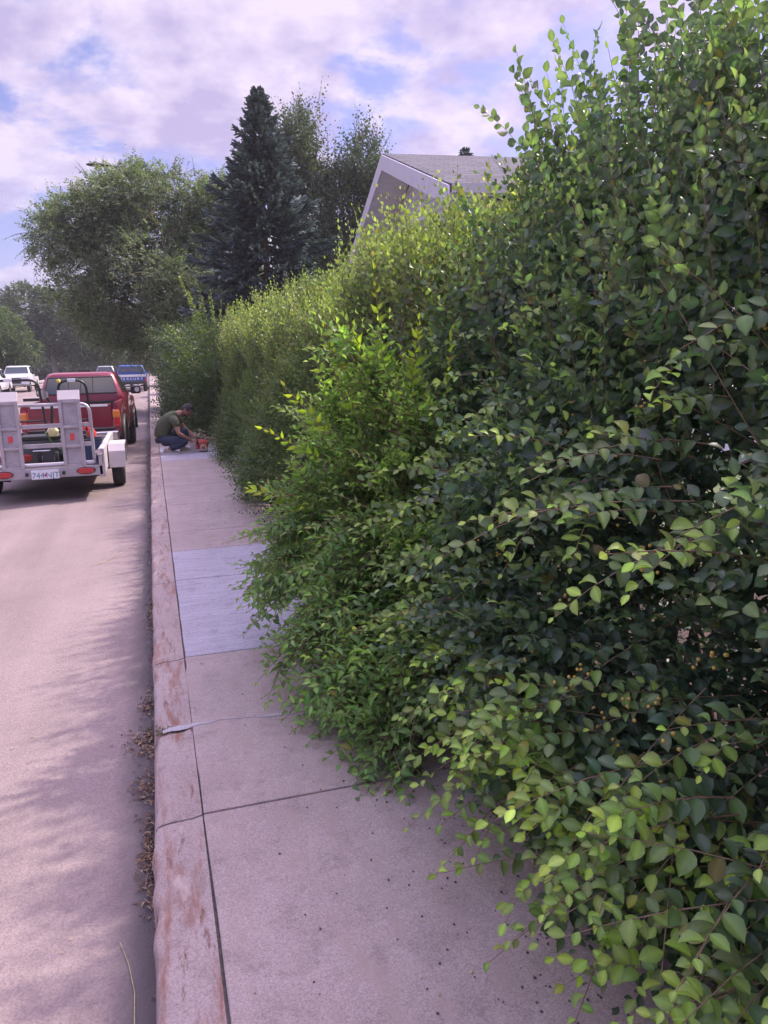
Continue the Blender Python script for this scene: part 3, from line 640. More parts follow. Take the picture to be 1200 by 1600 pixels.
HD, HL = (.076, .115, .055), (.29, .345, .10)
def far_hedge():
    rng = np.random.default_rng(303)
    h = thing('clipped_hedge', 'long clipped hedge with sunlit upright shoots running along the pavement', 'hedge', (1.9, 10, .12)); off = np.array(h.location)
    w = wob(rng, 10, (.9, 3.2)); parts = []; paths = []
    for layer, (n, dep) in enumerate(((7600, 0), (6200, .13), (4200, .3))):
        y = 3.9+12.9*rng.random(n)**1.15; z = .12+rng.random(n)**.9*2.3
        cl = w(np.stack([y, z, np.zeros(n)], -1)); x = hedge_face(y, z, 'far')+dep+rng.uniform(.04, .18, n)-.17*np.clip(cl, -1.2, 1.2)
        zf = np.clip((z-.4)/1.5, 0, 1)
        d = np.stack([-.75+.4*zf+rng.normal(0, .18, n), rng.normal(-.12, .22, n), .15+1.1*zf+rng.normal(0, .18, n)], -1)
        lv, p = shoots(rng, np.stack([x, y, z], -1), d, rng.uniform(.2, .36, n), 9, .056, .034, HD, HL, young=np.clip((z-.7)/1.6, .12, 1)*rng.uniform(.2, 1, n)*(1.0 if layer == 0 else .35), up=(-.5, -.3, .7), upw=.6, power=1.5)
        parts.append(lv)
        if layer == 0: paths.append(p[::4])
    n = 5200; y = 3.9+12.4*rng.random(n)**1.1; x = rng.uniform(1.45, 2.4, n); z = 1.92+.18*np.clip((6.6-y)/2, 0, 1)+.14*np.clip((y-8)/4, 0, 1)+.15*w(np.stack([y*1.3, x, np.zeros(n)], -1))-rng.random(n)**2*.5
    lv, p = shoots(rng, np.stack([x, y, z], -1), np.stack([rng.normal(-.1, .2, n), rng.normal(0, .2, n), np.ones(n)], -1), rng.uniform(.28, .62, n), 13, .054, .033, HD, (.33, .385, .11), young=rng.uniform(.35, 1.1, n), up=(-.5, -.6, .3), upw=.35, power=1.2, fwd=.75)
    parts.append(lv); paths.append(p[::3])
    n = 2200; y = rng.uniform(4.0, 16.4, n); z = .2+rng.random(n)*1.35; x = hedge_face(y, z, 'far')+rng.uniform(.4, 1.2, n)
    lv, _ = shoots(rng, np.stack([x, y, z], -1), rng.normal(0, 1, (n, 3)), .4, 9, .075, .05, HD, HD); parts.append(lv)
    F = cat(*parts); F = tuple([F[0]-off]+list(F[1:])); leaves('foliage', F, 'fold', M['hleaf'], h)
    P = np.concatenate(paths)-off; tubes('twigs', P, np.tile(np.linspace(.003, .001, 5), (len(P), 1)), M['twig'], h, 3)
    o = stems(rng, 120, 4.3, 16, 1.9, 2.2, 'stems', h, M['bark']); o.location = -h.location
    # thin suckers that creep out at its foot
    n = 120; y = 5+9*rng.random(n); x = np.full(n, 1.12)
    lv, p = shoots(rng, np.stack([x, y, np.full(n, .2)], -1)+rng.normal(0, .05, (n, 3)), np.stack([-np.ones(n), rng.normal(-.2, .4, n), rng.uniform(.0, .6, n)], -1), rng.uniform(.15, .4, n), 10, .04, .024, (.045, .09, .03), (.13, .2, .04), up=(-.3, -.3, .8))
    leaves('suckers', tuple([lv[0]-off]+list(lv[1:])), 'fold', M['sleaf'], h)
far_hedge()
def end_shrub():
    rng = np.random.default_rng(404)
    h = thing('leggy_shrub', 'loose light green shrub with long wand-like shoots at the far end of the hedge', 'shrub', (1.2, 17.3, .12)); off = np.array(h.location)
    parts, paths = [], []
    n = 2600; u = rng.uniform(0, 2*np.pi, n); rr = rng.random(n)**.5
    z = .15+rng.random(n)*2.3; x = 1.25+1.0*rr*np.cos(u); y = 17.6+2.2*rr*np.sin(u)
    d = np.stack([x-1.5, (y-17.8)*.5, rng.normal(.35, .3, n)], -1)
    lv, p = shoots(rng, np.stack([x, y, z], -1), d, rng.uniform(.25, .5, n), 9, .06, .038, (.028, .048, .022), (.09, .13, .04), young=np.clip((z-1.0)/1.6, .0, 1), up=(-.4, -.4, .7), power=1.4); parts.append(lv)  # lower leaves darker, shade put into the leaf colour
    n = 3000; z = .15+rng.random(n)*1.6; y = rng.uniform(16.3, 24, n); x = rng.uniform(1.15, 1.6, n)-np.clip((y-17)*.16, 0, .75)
    lv, p = shoots(rng, np.stack([x, y, z], -1), np.stack([-np.ones(n), rng.normal(-.2, .5, n), rng.normal(.1, .4, n)], -1), .35, 9, .06, .04, (.022, .04, .02), (.04, .065, .025)); parts.append(lv)  # low mass in dark leaf colours that stand for the shade there
    wands = [((1.25, 17.0, 1.9), (-.28, 0, 1), 2.05), ((1.2, 17, 1.8), (.1, .1, 1), 1.75), ((1.4, 17, 1.9), (.3, 0, 1), 1.5), ((1.2, 17, 2), (-.12, 0, 1), 1.55), ((1.1, 17, 1.9), (-.75, 0, .7), 1.0), ((1.5, 16.6, 2), (.3, 0, 1), 1.2), ((1.0, 17, 1.8), (-.55, 0, .8), .9), ((1.3, 17, 2), (.05, 0, 1), 1.4), ((1.7, 16.4, 2.1), (.2, 0, 1), 1.0), ((1.0, 17.3, 1.7), (-1, 0, .25), .8)]
    for b, dd, ln in wands:
        for k in range(2):
            lv, p = shoots(rng, np.array([b])+rng.normal(0, .06, (1, 3)), np.array([dd])+rng.normal(0, .05, (1, 3)), ln*rng.uniform(.7, 1), 34, .085, .056, (.1, .15, .04), (.2, .26, .06), bend=np.array([[-.05, 0, -.05]]), fwd=.4, tipshrink=.35)
            parts.append(lv); paths.append(p)
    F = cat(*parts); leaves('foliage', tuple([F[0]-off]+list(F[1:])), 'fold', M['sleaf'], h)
    P = np.concatenate(paths)-off; tubes('stems', P, np.tile(np.linspace(.009, .003, 5), (len(P), 1)), M['bark'], h, 5)
end_shrub()

# ------------------------------------------------------------------ trees
def tree(name, label, cat_, base, lobes, nsh, nl, L, W, dark, light, seed, kind='fold', drop=-.25, ln=(.4, .8), trunk_r=.22, trunk_h=2.5, limbs_=True, group=None, matl='tleaf', bark='greybark', lean=(0, 0), fill=.45, wands=0):
    rng = np.random.default_rng(seed); base = np.array(base, float)
    h = thing(name, label, cat_, tuple(base), group=group)
    lob = np.array(lobes, float); C = lob[:, :3]-base; Rr = lob[:, 3:6] if lob.shape[1] >= 6 else np.repeat(lob[:, 3:4], 3, 1)
    vol = Rr.prod(1)**.72; pick = rng.choice(len(lob), nsh, p=vol/vol.sum())
    u = nrm(rng.normal(0, 1, (nsh, 3))); rad = fill+(1-fill)*rng.random(nsh)**.6
    p = C[pick]+u*rad[:, None]*Rr[pick]*.9
    # leave ragged holes
    w = wob(rng, 9, (.5, 1.6)); keep = (w(p) > -.85) & (p[:, 2]+base[2] > .15); p, u = p[keep], u[keep]; n = len(p)
    d = u*1.0+rng.normal(0, .45, (n, 3))+np.array([0, 0, .15])
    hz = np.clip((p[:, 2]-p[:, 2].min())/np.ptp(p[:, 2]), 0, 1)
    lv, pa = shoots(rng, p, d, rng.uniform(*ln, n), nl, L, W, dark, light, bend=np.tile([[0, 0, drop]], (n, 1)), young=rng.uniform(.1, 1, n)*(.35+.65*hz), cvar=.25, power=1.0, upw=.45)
    if wands:
        top = p[(hz > .62)]; b = top[rng.choice(len(top), wands)]
        l2, p2 = shoots(rng, b, np.stack([rng.normal(0, .2, wands), rng.normal(0, .2, wands), np.ones(wands)], -1), rng.uniform(.7, 1.3, wands), nl*2, L*.9, W*.9, dark, light, fwd=.9); lv = cat(lv, l2); pa = np.concatenate([pa, p2])
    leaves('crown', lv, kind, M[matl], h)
    q = np.linspace(0, 1, 8)[None, :, None]; paths, rads = [], []
    top = np.array([lean[0], lean[1], trunk_h])
    tp = np.zeros((1, 1, 3))*(1-q)+top*q; tp[..., 0] += .06*np.sin(q[..., 0]*5); r0 = trunk_r*(1+.5*np.exp(-q[..., 0]*9))*(1-.25*q[..., 0])
    tubes('trunk', tp+np.array([0, 0, -.1*0]), r0, M[bark], h, 9)
    if limbs_:
        for c, rr in zip(C, Rr):
            q1 = np.linspace(0, 1, 8)[:, None]; e = c+rng.normal(0, .15, 3)*rr
            m_ = top*.85; pth = m_*(1-q1)+e*q1; pth[:, 2] += np.sin(q1[:, 0]*math.pi)*.12*np.linalg.norm(e-m_)
            pth += rng.normal(0, .03, pth.shape)*np.linalg.norm(e-m_)/3; pth[0] = m_
            paths.append(pth); rads.append(np.linspace(.5, .12, 8)*trunk_r)
            for k in range(5):
                i = rng.integers(3, 8); v = nrm(rng.normal(0, 1, 3)+[0, 0, .3])*rr*.8; paths.append(pth[i]+q1*v+np.sin(q1*math.pi)*.1); rads.append(np.linspace(.17, .05, 8)*trunk_r)
        tubes('limbs', np.array(paths), np.array(rads), M[bark], h, 5)['kind'] = 'stuff'
    tw = pa[::3]; tubes('twigs', tw, np.tile(np.linspace(.012, .004, 5), (len(tw), 1)), M[bark], h, 3)['kind'] = 'stuff'
    return h
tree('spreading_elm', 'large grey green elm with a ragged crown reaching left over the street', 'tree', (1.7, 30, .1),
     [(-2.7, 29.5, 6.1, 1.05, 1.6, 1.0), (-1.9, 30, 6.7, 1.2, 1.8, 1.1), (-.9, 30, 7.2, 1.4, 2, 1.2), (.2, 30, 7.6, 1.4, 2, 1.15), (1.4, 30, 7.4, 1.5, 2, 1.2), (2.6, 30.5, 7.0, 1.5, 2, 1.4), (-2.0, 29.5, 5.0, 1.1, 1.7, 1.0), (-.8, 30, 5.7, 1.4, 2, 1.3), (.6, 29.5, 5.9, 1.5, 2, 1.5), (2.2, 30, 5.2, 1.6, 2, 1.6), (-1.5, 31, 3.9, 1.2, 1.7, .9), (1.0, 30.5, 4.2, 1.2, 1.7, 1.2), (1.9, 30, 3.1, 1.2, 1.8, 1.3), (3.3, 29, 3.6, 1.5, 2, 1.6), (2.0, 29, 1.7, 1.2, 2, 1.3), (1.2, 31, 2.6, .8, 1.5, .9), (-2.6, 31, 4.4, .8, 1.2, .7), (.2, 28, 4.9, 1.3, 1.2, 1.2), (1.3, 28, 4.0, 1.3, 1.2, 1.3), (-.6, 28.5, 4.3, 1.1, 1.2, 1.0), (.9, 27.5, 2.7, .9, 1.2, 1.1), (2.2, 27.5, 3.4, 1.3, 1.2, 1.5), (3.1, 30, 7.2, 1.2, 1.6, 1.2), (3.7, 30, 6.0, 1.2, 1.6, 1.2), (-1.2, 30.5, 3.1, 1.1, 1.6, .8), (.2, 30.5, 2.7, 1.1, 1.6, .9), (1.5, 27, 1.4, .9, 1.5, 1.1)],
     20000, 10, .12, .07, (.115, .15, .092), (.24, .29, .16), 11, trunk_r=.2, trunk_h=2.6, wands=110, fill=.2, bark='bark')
tree('upright_poplar', 'tall loose poplar with upright leaders behind the blue spruce', 'tree', (6.6, 27, .1),
     [(5.4, 27, 8.4, .55, .7, 1.6), (6.15, 27, 8.6, .45, .6, 1.5), (7.6, 27, 8.0, .6, .8, 1.5), (8.1, 27, 7.0, .4, .6, 1.3), (6.9, 27, 6.9, .7, .8, 1.3), (5.6, 27, 6.2, .9, .9, 1.5), (7.4, 27, 5.4, 1.1, 1, 1.3), (6.3, 27, 4.2, 1.3, 1.2, 1.6), (4.9, 27, 8.0, .4, .6, 1.5)],
     5200, 9, .125, .09, (.055, .08, .05), (.10, .125, .08), 12, trunk_r=.16, trunk_h=3, drop=.35, ln=(.4, .9), wands=40, fill=.2)
def spruce(name, label, base, H, prof, nw, seed, dens=1.0, cones=True):
    rng = np.random.default_rng(seed); h = thing(name, label, 'tree', base)
    bm = BM(); cyl(bm, (0, 0, 0), (0, 0, H*.97), .17*H/9, 10, .012); obj('trunk', bm, M['bark'], h, smooth=True)
    zs, rs = np.array(prof).T; P, D, Nn, Ls, Ws, Cc = [], [], [], [], [], []; bp, br = [], []; cb = []
    z = H-.08
    while z > .3:
        r = np.interp(z, zs[::-1], rs[::-1]); k = int(rng.integers(5, 8))+int(r*1.5)
        for a in rng.uniform(0, 6.28)+np.arange(k)*6.28/k+rng.normal(0, .15, k):
            rl = r*rng.uniform(.62, 1.2); m = 12; q = np.linspace(0, 1, m); dirh = np.array([math.cos(a), math.sin(a)])
            sm_ = min(1, max(0, (z/H-.45)/.4)); droop = -.15+.95*sm_
            zc = z+rl*(droop*.35*q-.32*q**1.2*(1-sm_)+.22*q**3)
            path = np.stack([dirh[0]*rl*q, dirh[1]*rl*q, zc], -1)
            bp.append(path[::2][:6]); br.append(np.linspace(.02, .005, 6)*(.4+rl/2))
            nt_ = int(85*rl*dens)+14
            for j in range(nt_):
                t = rng.uniform(.12, 1)**.75; i = min(int(t*(m-1)), m-2); pt = path[i]*(1-(t*(m-1)-i))+path[i+1]*(t*(m-1)-i); tg = nrm(path[i+1]-path[i])
                sd_ = np.array([-dirh[1], dirh[0], 0])*rng.choice([-1, 1]); v = nrm(tg*.75+sd_*rng.uniform(.2, 1)*(1-.6*t)+np.array([0, 0, rng.normal(-.12, .25)]))
                L_ = rng.uniform(.16, .34)*(.5+.5*min(1, rl)); c = np.array([.10, .135, .155]) if rng.random() < .6 else np.array([.17, .215, .24])
                for kk in range(2):
                    P.append(pt); D.append(v); Nn.append(nrm(rng.normal(0, 1, 3)) if kk else np.array([0, 0, 1.])); Ls.append(L_); Ws.append(rng.uniform(.05, .085)); Cc.append(c*rng.uniform(.7, 1.25))
            if cones and H*.58 < z < H*.88:
                for kk in range(2): cb.append(path[rng.integers(4, 12)]+rng.normal(0, .04, 3))
        z -= (.15 if z > H*.7 else .19)*H/9*rng.uniform(.8, 1.2)
    n = len(P); arr = [np.array(v) for v in (P, D, Nn, Ls, Ws, Cc)]
    leaves('needles', tuple(arr), 'strip', M['needle'], h)
    bp = np.array(bp); tubes('branches', bp, np.array(br), M['bark'], h, 4)['kind'] = 'stuff'
    if cb:
        cb = np.array(cb); e = len(cb); q = np.linspace(0, 1, 5)[None, :, None]; tubes('cones', cb[:, None]+q*np.array([0, 0, -.13])+0*q, np.tile([.012, .025, .028, .022, .006], (e, 1)), M['cone'], h, 6)['kind'] = 'stuff'
    return h
M['cone'] = mat('spruce_cone', (.17, .095, .055), .8, var=.3, scale=20)
spruce('blue_spruce', 'tall dark blue spruce with a narrow spire and brown cones behind the hedge', (3.35, 22, .1), 8.75,
       [(8.75, .03), (8.2, .24), (7.4, .5), (6.6, .78), (6.25, .95), (5.85, 1.28), (5.0, 1.62), (4.0, 1.85), (3.0, 2.0), (1.5, 2.0), (0, 1.9)], 40, 21)
spruce('small_spruce', 'distant spruce tip showing just above the house ridge', (12.7, 30, .1), 9.7, [(9.7, .03), (8.7, .45), (7, .95), (5, 1.5), (0, 2.3)], 30, 22, .45, cones=False)
G1 = 'street trees far down the road'
tree('round_street_tree', 'round leafy green tree above the two white trucks across the street', 'tree', (-11.6, 66, .1), [(-13.2, 66, 4.6, 2.6, 2.6, 2.2), (-11.2, 65, 4.4, 2.4, 2.4, 2.0), (-10.0, 66, 3.2, 1.9, 2, 1.5), (-12, 66, 2.9, 2.6, 2.4, 1.5), (-14, 66, 3, 2.4, 2.4, 1.8), (-12.6, 65, 6.0, 1.6, 2, 1.2), (-15, 66, 5, 2, 2, 2)], 4600, 9, .25, .16, (.055, .092, .042), (.15, .20, .075), 31, trunk_r=.2, trunk_h=1.8, ln=(.5, .9))
tree('dark_street_tree', 'dark broad tree behind the pickup with several bare trunks', 'tree', (-10.0, 92, .1), [(-12, 92, 8, 3.2, 3, 2.6), (-8.6, 92, 7.6, 3.2, 3, 2.5), (-6, 93, 6.6, 2.8, 3, 2.4), (-9, 92, 5, 3.2, 3, 2), (-6.5, 92, 4.6, 2.8, 3, 1.8), (-4.6, 93, 5.6, 2.2, 3, 2), (-12, 92, 5.2, 2.5, 3, 2), (-15, 95, 7, 3, 3, 2.6), (-18, 96, 6.6, 3, 3, 2.6), (-4.2, 92, 3.8, 2.0, 3, 1.6), (-7, 92, 3.4, 2, 3, 1.2)], 6500, 9, .34, .22, (.042, .068, .040), (.11, .14, .065), 32, trunk_r=.36, trunk_h=3, ln=(.7, 1.2))
tree('grey_street_tree', 'hazy grey green tree beyond the silver vehicle', 'tree', (-4.2, 128, .1), [(-5, 128, 7, 4, 4, 3.4), (-2, 128, 6, 3.6, 4, 3), (-7.5, 128, 5, 3.2, 4, 2.6), (-4, 128, 4, 4, 4, 2)], 4200, 9, .42, .26, (.052, .07, .046), (.12, .14, .08), 33, trunk_r=.35, trunk_h=3, ln=(.8, 1.3))
tree('dark_verge_tree', 'dark tree beside the road beyond the blue truck', 'tree', (2.3, 62, .1), [(1.0, 62, 4.6, 2.2, 3, 1.8), (3, 62, 5, 3, 3, 2.6), (-.6, 63, 4.6, 1.6, 2.6, 1.4), (2.5, 62, 2.2, 1.6, 3, 1.6), (4.4, 61, 3, 2.4, 3, 2.2)], 4200, 9, .25, .16, (.045, .072, .038), (.085, .11, .055), 34, trunk_r=.26, trunk_h=2.4, ln=(.5, .9))
tree('pale_street_tree', 'pale green tree far beyond where the street narrows', 'tree', (2.0, 150, .1), [(2, 150, 6, 4, 4, 3), (-1, 150, 6, 4, 4, 3), (6, 150, 6, 4, 4, 3.4)], 3600, 9, .5, .32, (.07, .09, .055), (.15, .17, .09), 35, trunk_r=.35, trunk_h=3, ln=(.8, 1.3))
tree('young_yellow_tree', 'small yellowish green tree in the gap between the far trunks', 'tree', (-10.5, 125, .1), [(-10.5, 125, 5.0, 2.0, 2, 1.6), (-11.5, 125, 3.6, 1.8, 2, 1.4)], 700, 8, .33, .2, (.08, .10, .04), (.2, .22, .08), 36, trunk_r=.15, trunk_h=2.4, ln=(.6, 1))
tree('distant_left_tree', 'tall grey tree at the left edge beyond the round tree', 'tree', (-22, 105, .1), [(-22, 105, 8, 4, 4, 3.4), (-26, 105, 7, 4, 4, 3.4), (-24, 105, 4.5, 5, 4, 2.5), (-19.5, 106, 5.5, 2.6, 3, 2.4)], 3600, 9, .38, .24, (.06, .09, .05), (.11, .13, .07), 37, trunk_r=.35, trunk_h=3, ln=(.8, 1.3))
for k, (x, y, hgt, wd) in enumerate([(-14, 118, 4, 5), (-8, 140, 5, 5), (-2.5, 170, 6, 6), (4, 118, 6, 4.5), (-19, 160, 7, 7), (-30, 130, 7, 8), (3.6, 44, 3.6, 2.6), (8, 48, 5, 3.5)]):
    tree('street_bush', ['dull green bush before the pale stucco house', 'leafy bush closing the view beyond the grey car', 'distant bush at the end of the street', 'dense bush on the verge beyond the dark tree', 'distant bush behind the small grey house', 'far bush at the left edge behind the white trucks', 'dark bush beside the pavement beyond the leggy shrub', 'tall bush behind the pavement near the blue truck'][k], 'bush', (x, y, .1),
         [(x, y, hgt*.5, wd*.6, 2, hgt*.5), (x-wd*.5, y, hgt*.4, wd*.5, 2, hgt*.38), (x+wd*.45, y, hgt*.45, wd*.5, 2, hgt*.42)], 1700 if y > 50 else 2400, 8, .11+.0026*y, .07+.0016*y, [(.05, .068, .045), (.032, .048, .03)][k % 2], (.11, .13, .07), 60+k, trunk_r=.12, trunk_h=hgt*.3, ln=(.3+.004*y, .5+.006*y))

# ------------------------------------------------------------------ vehicles
M['redpaint'] = mat('red_paint', (.20, .010, .030), .35, metal=.25, coat=.8, var=.12, scale=3)
M['bluepaint'] = mat('blue_paint', (.012, .085, .34), .45, coat=.4, var=.12, scale=3)
M['whitepaint'] = mat('white_paint', (.68, .66, .68), .35, coat=.6, var=.05, scale=3)
M['silverpaint'] = mat('silver_paint', (.42, .41, .43), .35, metal=.5, coat=.6)
M['bronzepaint'] = mat('grey_paint', (.2, .2, .22), .35, metal=.5, coat=.6)
M['autoglass'] = mat('tinted_glass', (.018, .024, .035), .06, spec=.9)
M['rubber'] = mat('tyre_rubber', (.022, .021, .023), .85, var=.3, scale=30)
M['blackplastic'] = mat('black_plastic', (.02, .02, .022), .5)
M['chrome'] = mat('chrome', (.6, .58, .6), .22, metal=1, var=.1, scale=8)
M['rim'] = mat('wheel_steel', (.45, .43, .44), .4, metal=.8)
M['redlens'] = mat('red_lens', (.42, .012, .02), .2, coat=.7)
M['amberlens'] = mat('amber_lens', (.62, .19, .03), .2, coat=.7)
M['clearlens'] = mat('clear_lens', (.62, .6, .6), .15, coat=.8)
M['plate'] = mat('plate_white', (.68, .68, .72), .5)
M['bluetext'] = mat('blue_letters', (.05, .16, .3), .5)
M['whitetext'] = mat('white_letters', (.85, .85, .88), .5)
M['redmark'] = mat('red_mark', (.5, .03, .03), .5)
def rrect(hx, y0, y1, z, r=.12, k=4):
    pts = []
    for cx_, cy_, a0 in ((hx-r, y1-r, 0), (-hx+r, y1-r, 90), (-hx+r, y0+r, 180), (hx-r, y0+r, 270)):
        for i in range(k): a = R(a0+90*i/(k-1)); pts.append((cx_+r*math.cos(a), cy_+r*math.sin(a), z))
    return pts
def wheel(parent, x, y, r, w, out):
    bm = BM(); prof = [(r*.58, -w/2+.01), (r*.9, -w/2), (r*.985, -w/2+.025), (r, -w/4), (r, w/4), (r*.985, w/2-.025), (r*.9, w/2), (r*.58, w/2-.01)]; n = 28; rings = []
    for i in range(n):
        a = 2*math.pi*i/n; rings.append([bm.verts.new((x+px, y+pr*math.cos(a), r+pr*math.sin(a))) for pr, px in prof])
    for i in range(n):
        a, b = rings[i], rings[(i+1) % n]
        for k in range(len(prof)): bm.faces.new((a[k], b[k], b[(k+1) % 8], a[(k+1) % 8]))
    t = obj('wheel', bm, M['rubber'], parent, smooth=True)
    bm = BM(); xs = x+out*w*.3; cyl(bm, (x-out*w*.35, y, r), (xs, y, r), r*.585, 24)
    for i in range(6):
        a = i*math.pi/3; box(bm, -.01, .014, -.03, .03, r*.2, r*.56, Matrix.Translation((xs, y, r)) @ Matrix.Rotation(a, 4, 'X'))
    cyl(bm, (xs, y, r), (xs+out*.03, y, r), r*.17, 12); obj('rim', bm, M['rim'], t)
def panel(name, pts, t, matl, parent, bev=0):
    """a thin panel of thickness t on four 3D corners, standing off along its normal"""
    p = [Vector(q) for q in pts]; n = (p[1]-p[0]).cross(p[-1]-p[0]).normalized(); bm = BM()
    loft(bm, [[q for q in p], [q+n*t for q in p]]); return obj(name, bm, matl, parent, bevel=bev)
def vehicle(h, paint, hw=.78, bed=1.7, cab=1.65, hood=1.3, zr=1.08, zb=.42, roof=1.6, belt=1.14, rhw=.60, wr=.36, ww=.23, suv=False, flare=True, old=False, rear=True):
    """rear end at y=0, front towards +y"""
    yc0, yc1 = (0.05, cab+.05) if suv else (bed+.02, bed+cab); L = yc1+hood; ra = .92 if not suv else .75; fa = L-.78
    def side(sgn, y0, y1, z0, z1, wy, nm):
        """a body side with a wheel arch cut into it"""
        bm = BM(); ar = wr+.07; out = []
        lo = [(y0, z0)]
        for i in range(13):
            a = math.pi-math.pi*i/12; yy, zz2 = wy+ar*math.cos(a), wr+ar*math.sin(a)
            if zz2 >= z0 and y0 < yy < y1: lo.append((yy, zz2))
        lo.append((y1, z0)); n = len(lo)
        rings = []
        for f, dx in ((0, -.035), (.35, 0), (.7, .0), (.92, -.012), (1, -.04)):
            rings.append([bm.verts.new((sgn*(hw+dx), y, z+(z1-z)*f)) for y, z in lo])
        inn = [bm.verts.new((sgn*(hw-.09), y, z1)) for y, z in lo]; rings.append(inn)
        rings.append([bm.verts.new((sgn*(hw-.09), y, z)) for y, z in lo])
        for a, b in zip(rings, rings[1:]+rings[:1]):
            for k in range(n-1): bm.faces.new((a[k], a[k+1], b[k+1], b[k]))
        for e in (0, n-1): bm.faces.new([r_[e] for r_ in rings])
        o = obj(nm, bm, paint, h, smooth=True)
        if flare:
            bm = BM(); pts = []
            for i in range(15):
                a = math.pi*1.04-math.pi*1.08*i/14; pts.append((sgn*(hw+.012), wy+(ar+.01)*math.cos(a), wr+(ar+.01)*math.sin(a)))
            tube(bm, pts, .035, 6); obj('fender_flare', bm, M['blackplastic'] if flare == 'black' else paint, o, smooth=True)
    if not suv:
        for s in (1, -1): side(s, .06, bed, zb, zr, ra, 'bed_side')
        bm = BM(); box(bm, -hw+.1, hw-.1, .07, bed-.01, zb+.06, zb+.18); box(bm, -hw+.09, hw-.09, bed-.06, bed-.005, zb+.18, zr-.03); obj('bed_floor', bm, M['blackplastic'], h)
        bm = BM(); box(bm, -hw+.125, hw-.125, .03, .075, zb+.2, zr-.015); tg = obj('tailgate', bm, paint, h, bevel=.012)
        bm = BM(); box(bm, -hw+.14, hw-.14, .012, .029, zr-.2, zr-.185); box(bm, -hw+.14, hw-.14, .018, .029, zb+.26, zb+.272); obj('tailgate_crease', bm, paint, tg)
        bm = BM(); box(bm, -.11, .11, .015, .0285, zr-.14, zr-.07); obj('tailgate_handle', bm, M['blackplastic'], tg, bevel=.006)
    # cab: lower tub and tapered glasshouse
    bm = BM(); fy0, fy1 = yc0, yc1
    def plan(z):
        if z <= belt: f = (z-zb)/(belt-zb); return hw-.03+.03*math.sin(f*2.6), fy0, fy1
        f = (z-belt)/(roof-belt); return hw-.03-(hw-.03-rhw)*f**1.15, fy0+(.16 if not suv else .28)*f**1.2, fy1-.62*f
    zs = [zb, zb+.2, belt-.2, belt-.03, belt+.015, belt+(roof-belt)*.45, roof-.07, roof-.025, roof]
    secs = []
    for z in zs:
        a, b, c = plan(min(z, roof-.06))
        if z > roof-.06: k = .03 if z < roof else .13; a, b, c = a-k, b+k, c-k
        secs.append(rrect(a, b, c, z, .11))
    loft(bm, secs); cabo = obj('cab', bm, paint, h, smooth=True)
    z0, z1 = belt+.06, roof-.1
    a0, b0, c0 = plan(z0); a1, b1, c1 = plan(z1)
    rw = panel('rear_window', [(-a0+.1, b0-.002, z0), (a0-.1, b0-.002, z0), (a1-.06, b1-.002, z1), (-a1+.06, b1-.002, z1)], .008, M['autoglass'], cabo, .004)
    if rear:
        bm = BM(); fr = []
        for p in ((-a0+.1, b0, z0), (a0-.1, b0, z0), (a1-.06, b1, z1), (-a1+.06, b1, z1), (-a0+.1, b0, z0)): fr.append((p[0], p[1]-.008, p[2]))
        tube(bm, fr, .013, 6)
        if not suv and not old:
            for x in (-.2, .02, .24): tube(bm, [(x-.02, b0-.012, z0), (x-.02, b1-.012, z1)], .007, 6)
        obj('window_seal', bm, M['blackplastic'], rw, smooth=True)
    panel('windshield', [(a0-.1, c0+.002, z0), (-a0+.1, c0+.002, z0), (-a1+.06, c1+.002, z1), (a1-.06, c1+.002, z1)], .008, M['autoglass'], cabo, .004)
    for s in (1, -1):
        spl = [(b0+.16, b0+(c0-b0)*.46), (b0+(c0-b0)*.5, c0-.16)]
        for ya, yb_ in spl:
            f = lambda y: b1+(y-b0)*(c1-b1)/(c0-b0)
            q = [(s*(a0+.001), ya, z0), (s*(a0+.001), yb_, z0), (s*(a1+.001), f(yb_), z1), (s*(a1+.001), f(ya), z1)]
            panel('side_window', q if s > 0 else q[::-1], .006, M['autoglass'], cabo, .003)
        bm = BM(); box(bm, s*(hw+.002)-.004, s*(hw+.002)+.004, fy0+.35, fy1-.1, zb+.1, zb+.115); box(bm, s*(hw-.01)-.014, s*(hw-.01)+.014, fy0+.5, fy0+.66, belt-.16, belt-.12); obj('door_handle', bm, M['blackplastic'], cabo)
        bm = BM(); mx_ = s*(hw+.13); box(bm, mx_-.1, mx_+.1, fy1-.3, fy1-.2, belt-.02, belt+.15); mi = obj('mirror', bm, M['blackplastic'], h, bevel=.03)
        bm = BM(); cyl(bm, (mx_+s*.03, fy1-.31, belt+.065), (mx_+s*.03, fy1-.302, belt+.065), .05, 14); obj('mirror_glass', bm, M['clearlens'], mi)
    # nose
    for s in (1, -1): side(s, fy1-.02, L-.04, zb, belt-.1, fa, 'front_fender')
    bm = BM(); secs = []
    for y, zt, zl in ((fy1-.1, belt-.02, zb+.1), (fy1+.3, belt-.04, zb+.1), (L-.3, belt-.09, zb+.1), (L-.08, belt-.14, zb+.1), (L, belt-.2, zb+.12)):
        w = hw-.045; secs.append([(-w, y, zl), (w, y, zl), (w, y, zt-.05), (w-.1, y, zt), (-w+.1, y, zt), (-w, y, zt-.05)])
    loft(bm, secs); obj('bonnet', bm, paint, h, bevel=.01)
    bm = BM()
    for k in range(5): box(bm, -.42, .42, L+.002, L+.02, zb+.16+k*.075, zb+.2+k*.075)
    box(bm, -.45, .45, L+.001, L+.008, zb+.14, zb+.55); obj('grille', bm, M['blackplastic'], h)
    for s in (1, -1): bm = BM(); box(bm, s*.6-.13, s*.6+.13, L-.02, L+.02, belt-.42, belt-.26); obj('headlight', bm, M['clearlens'], h, bevel=.02)
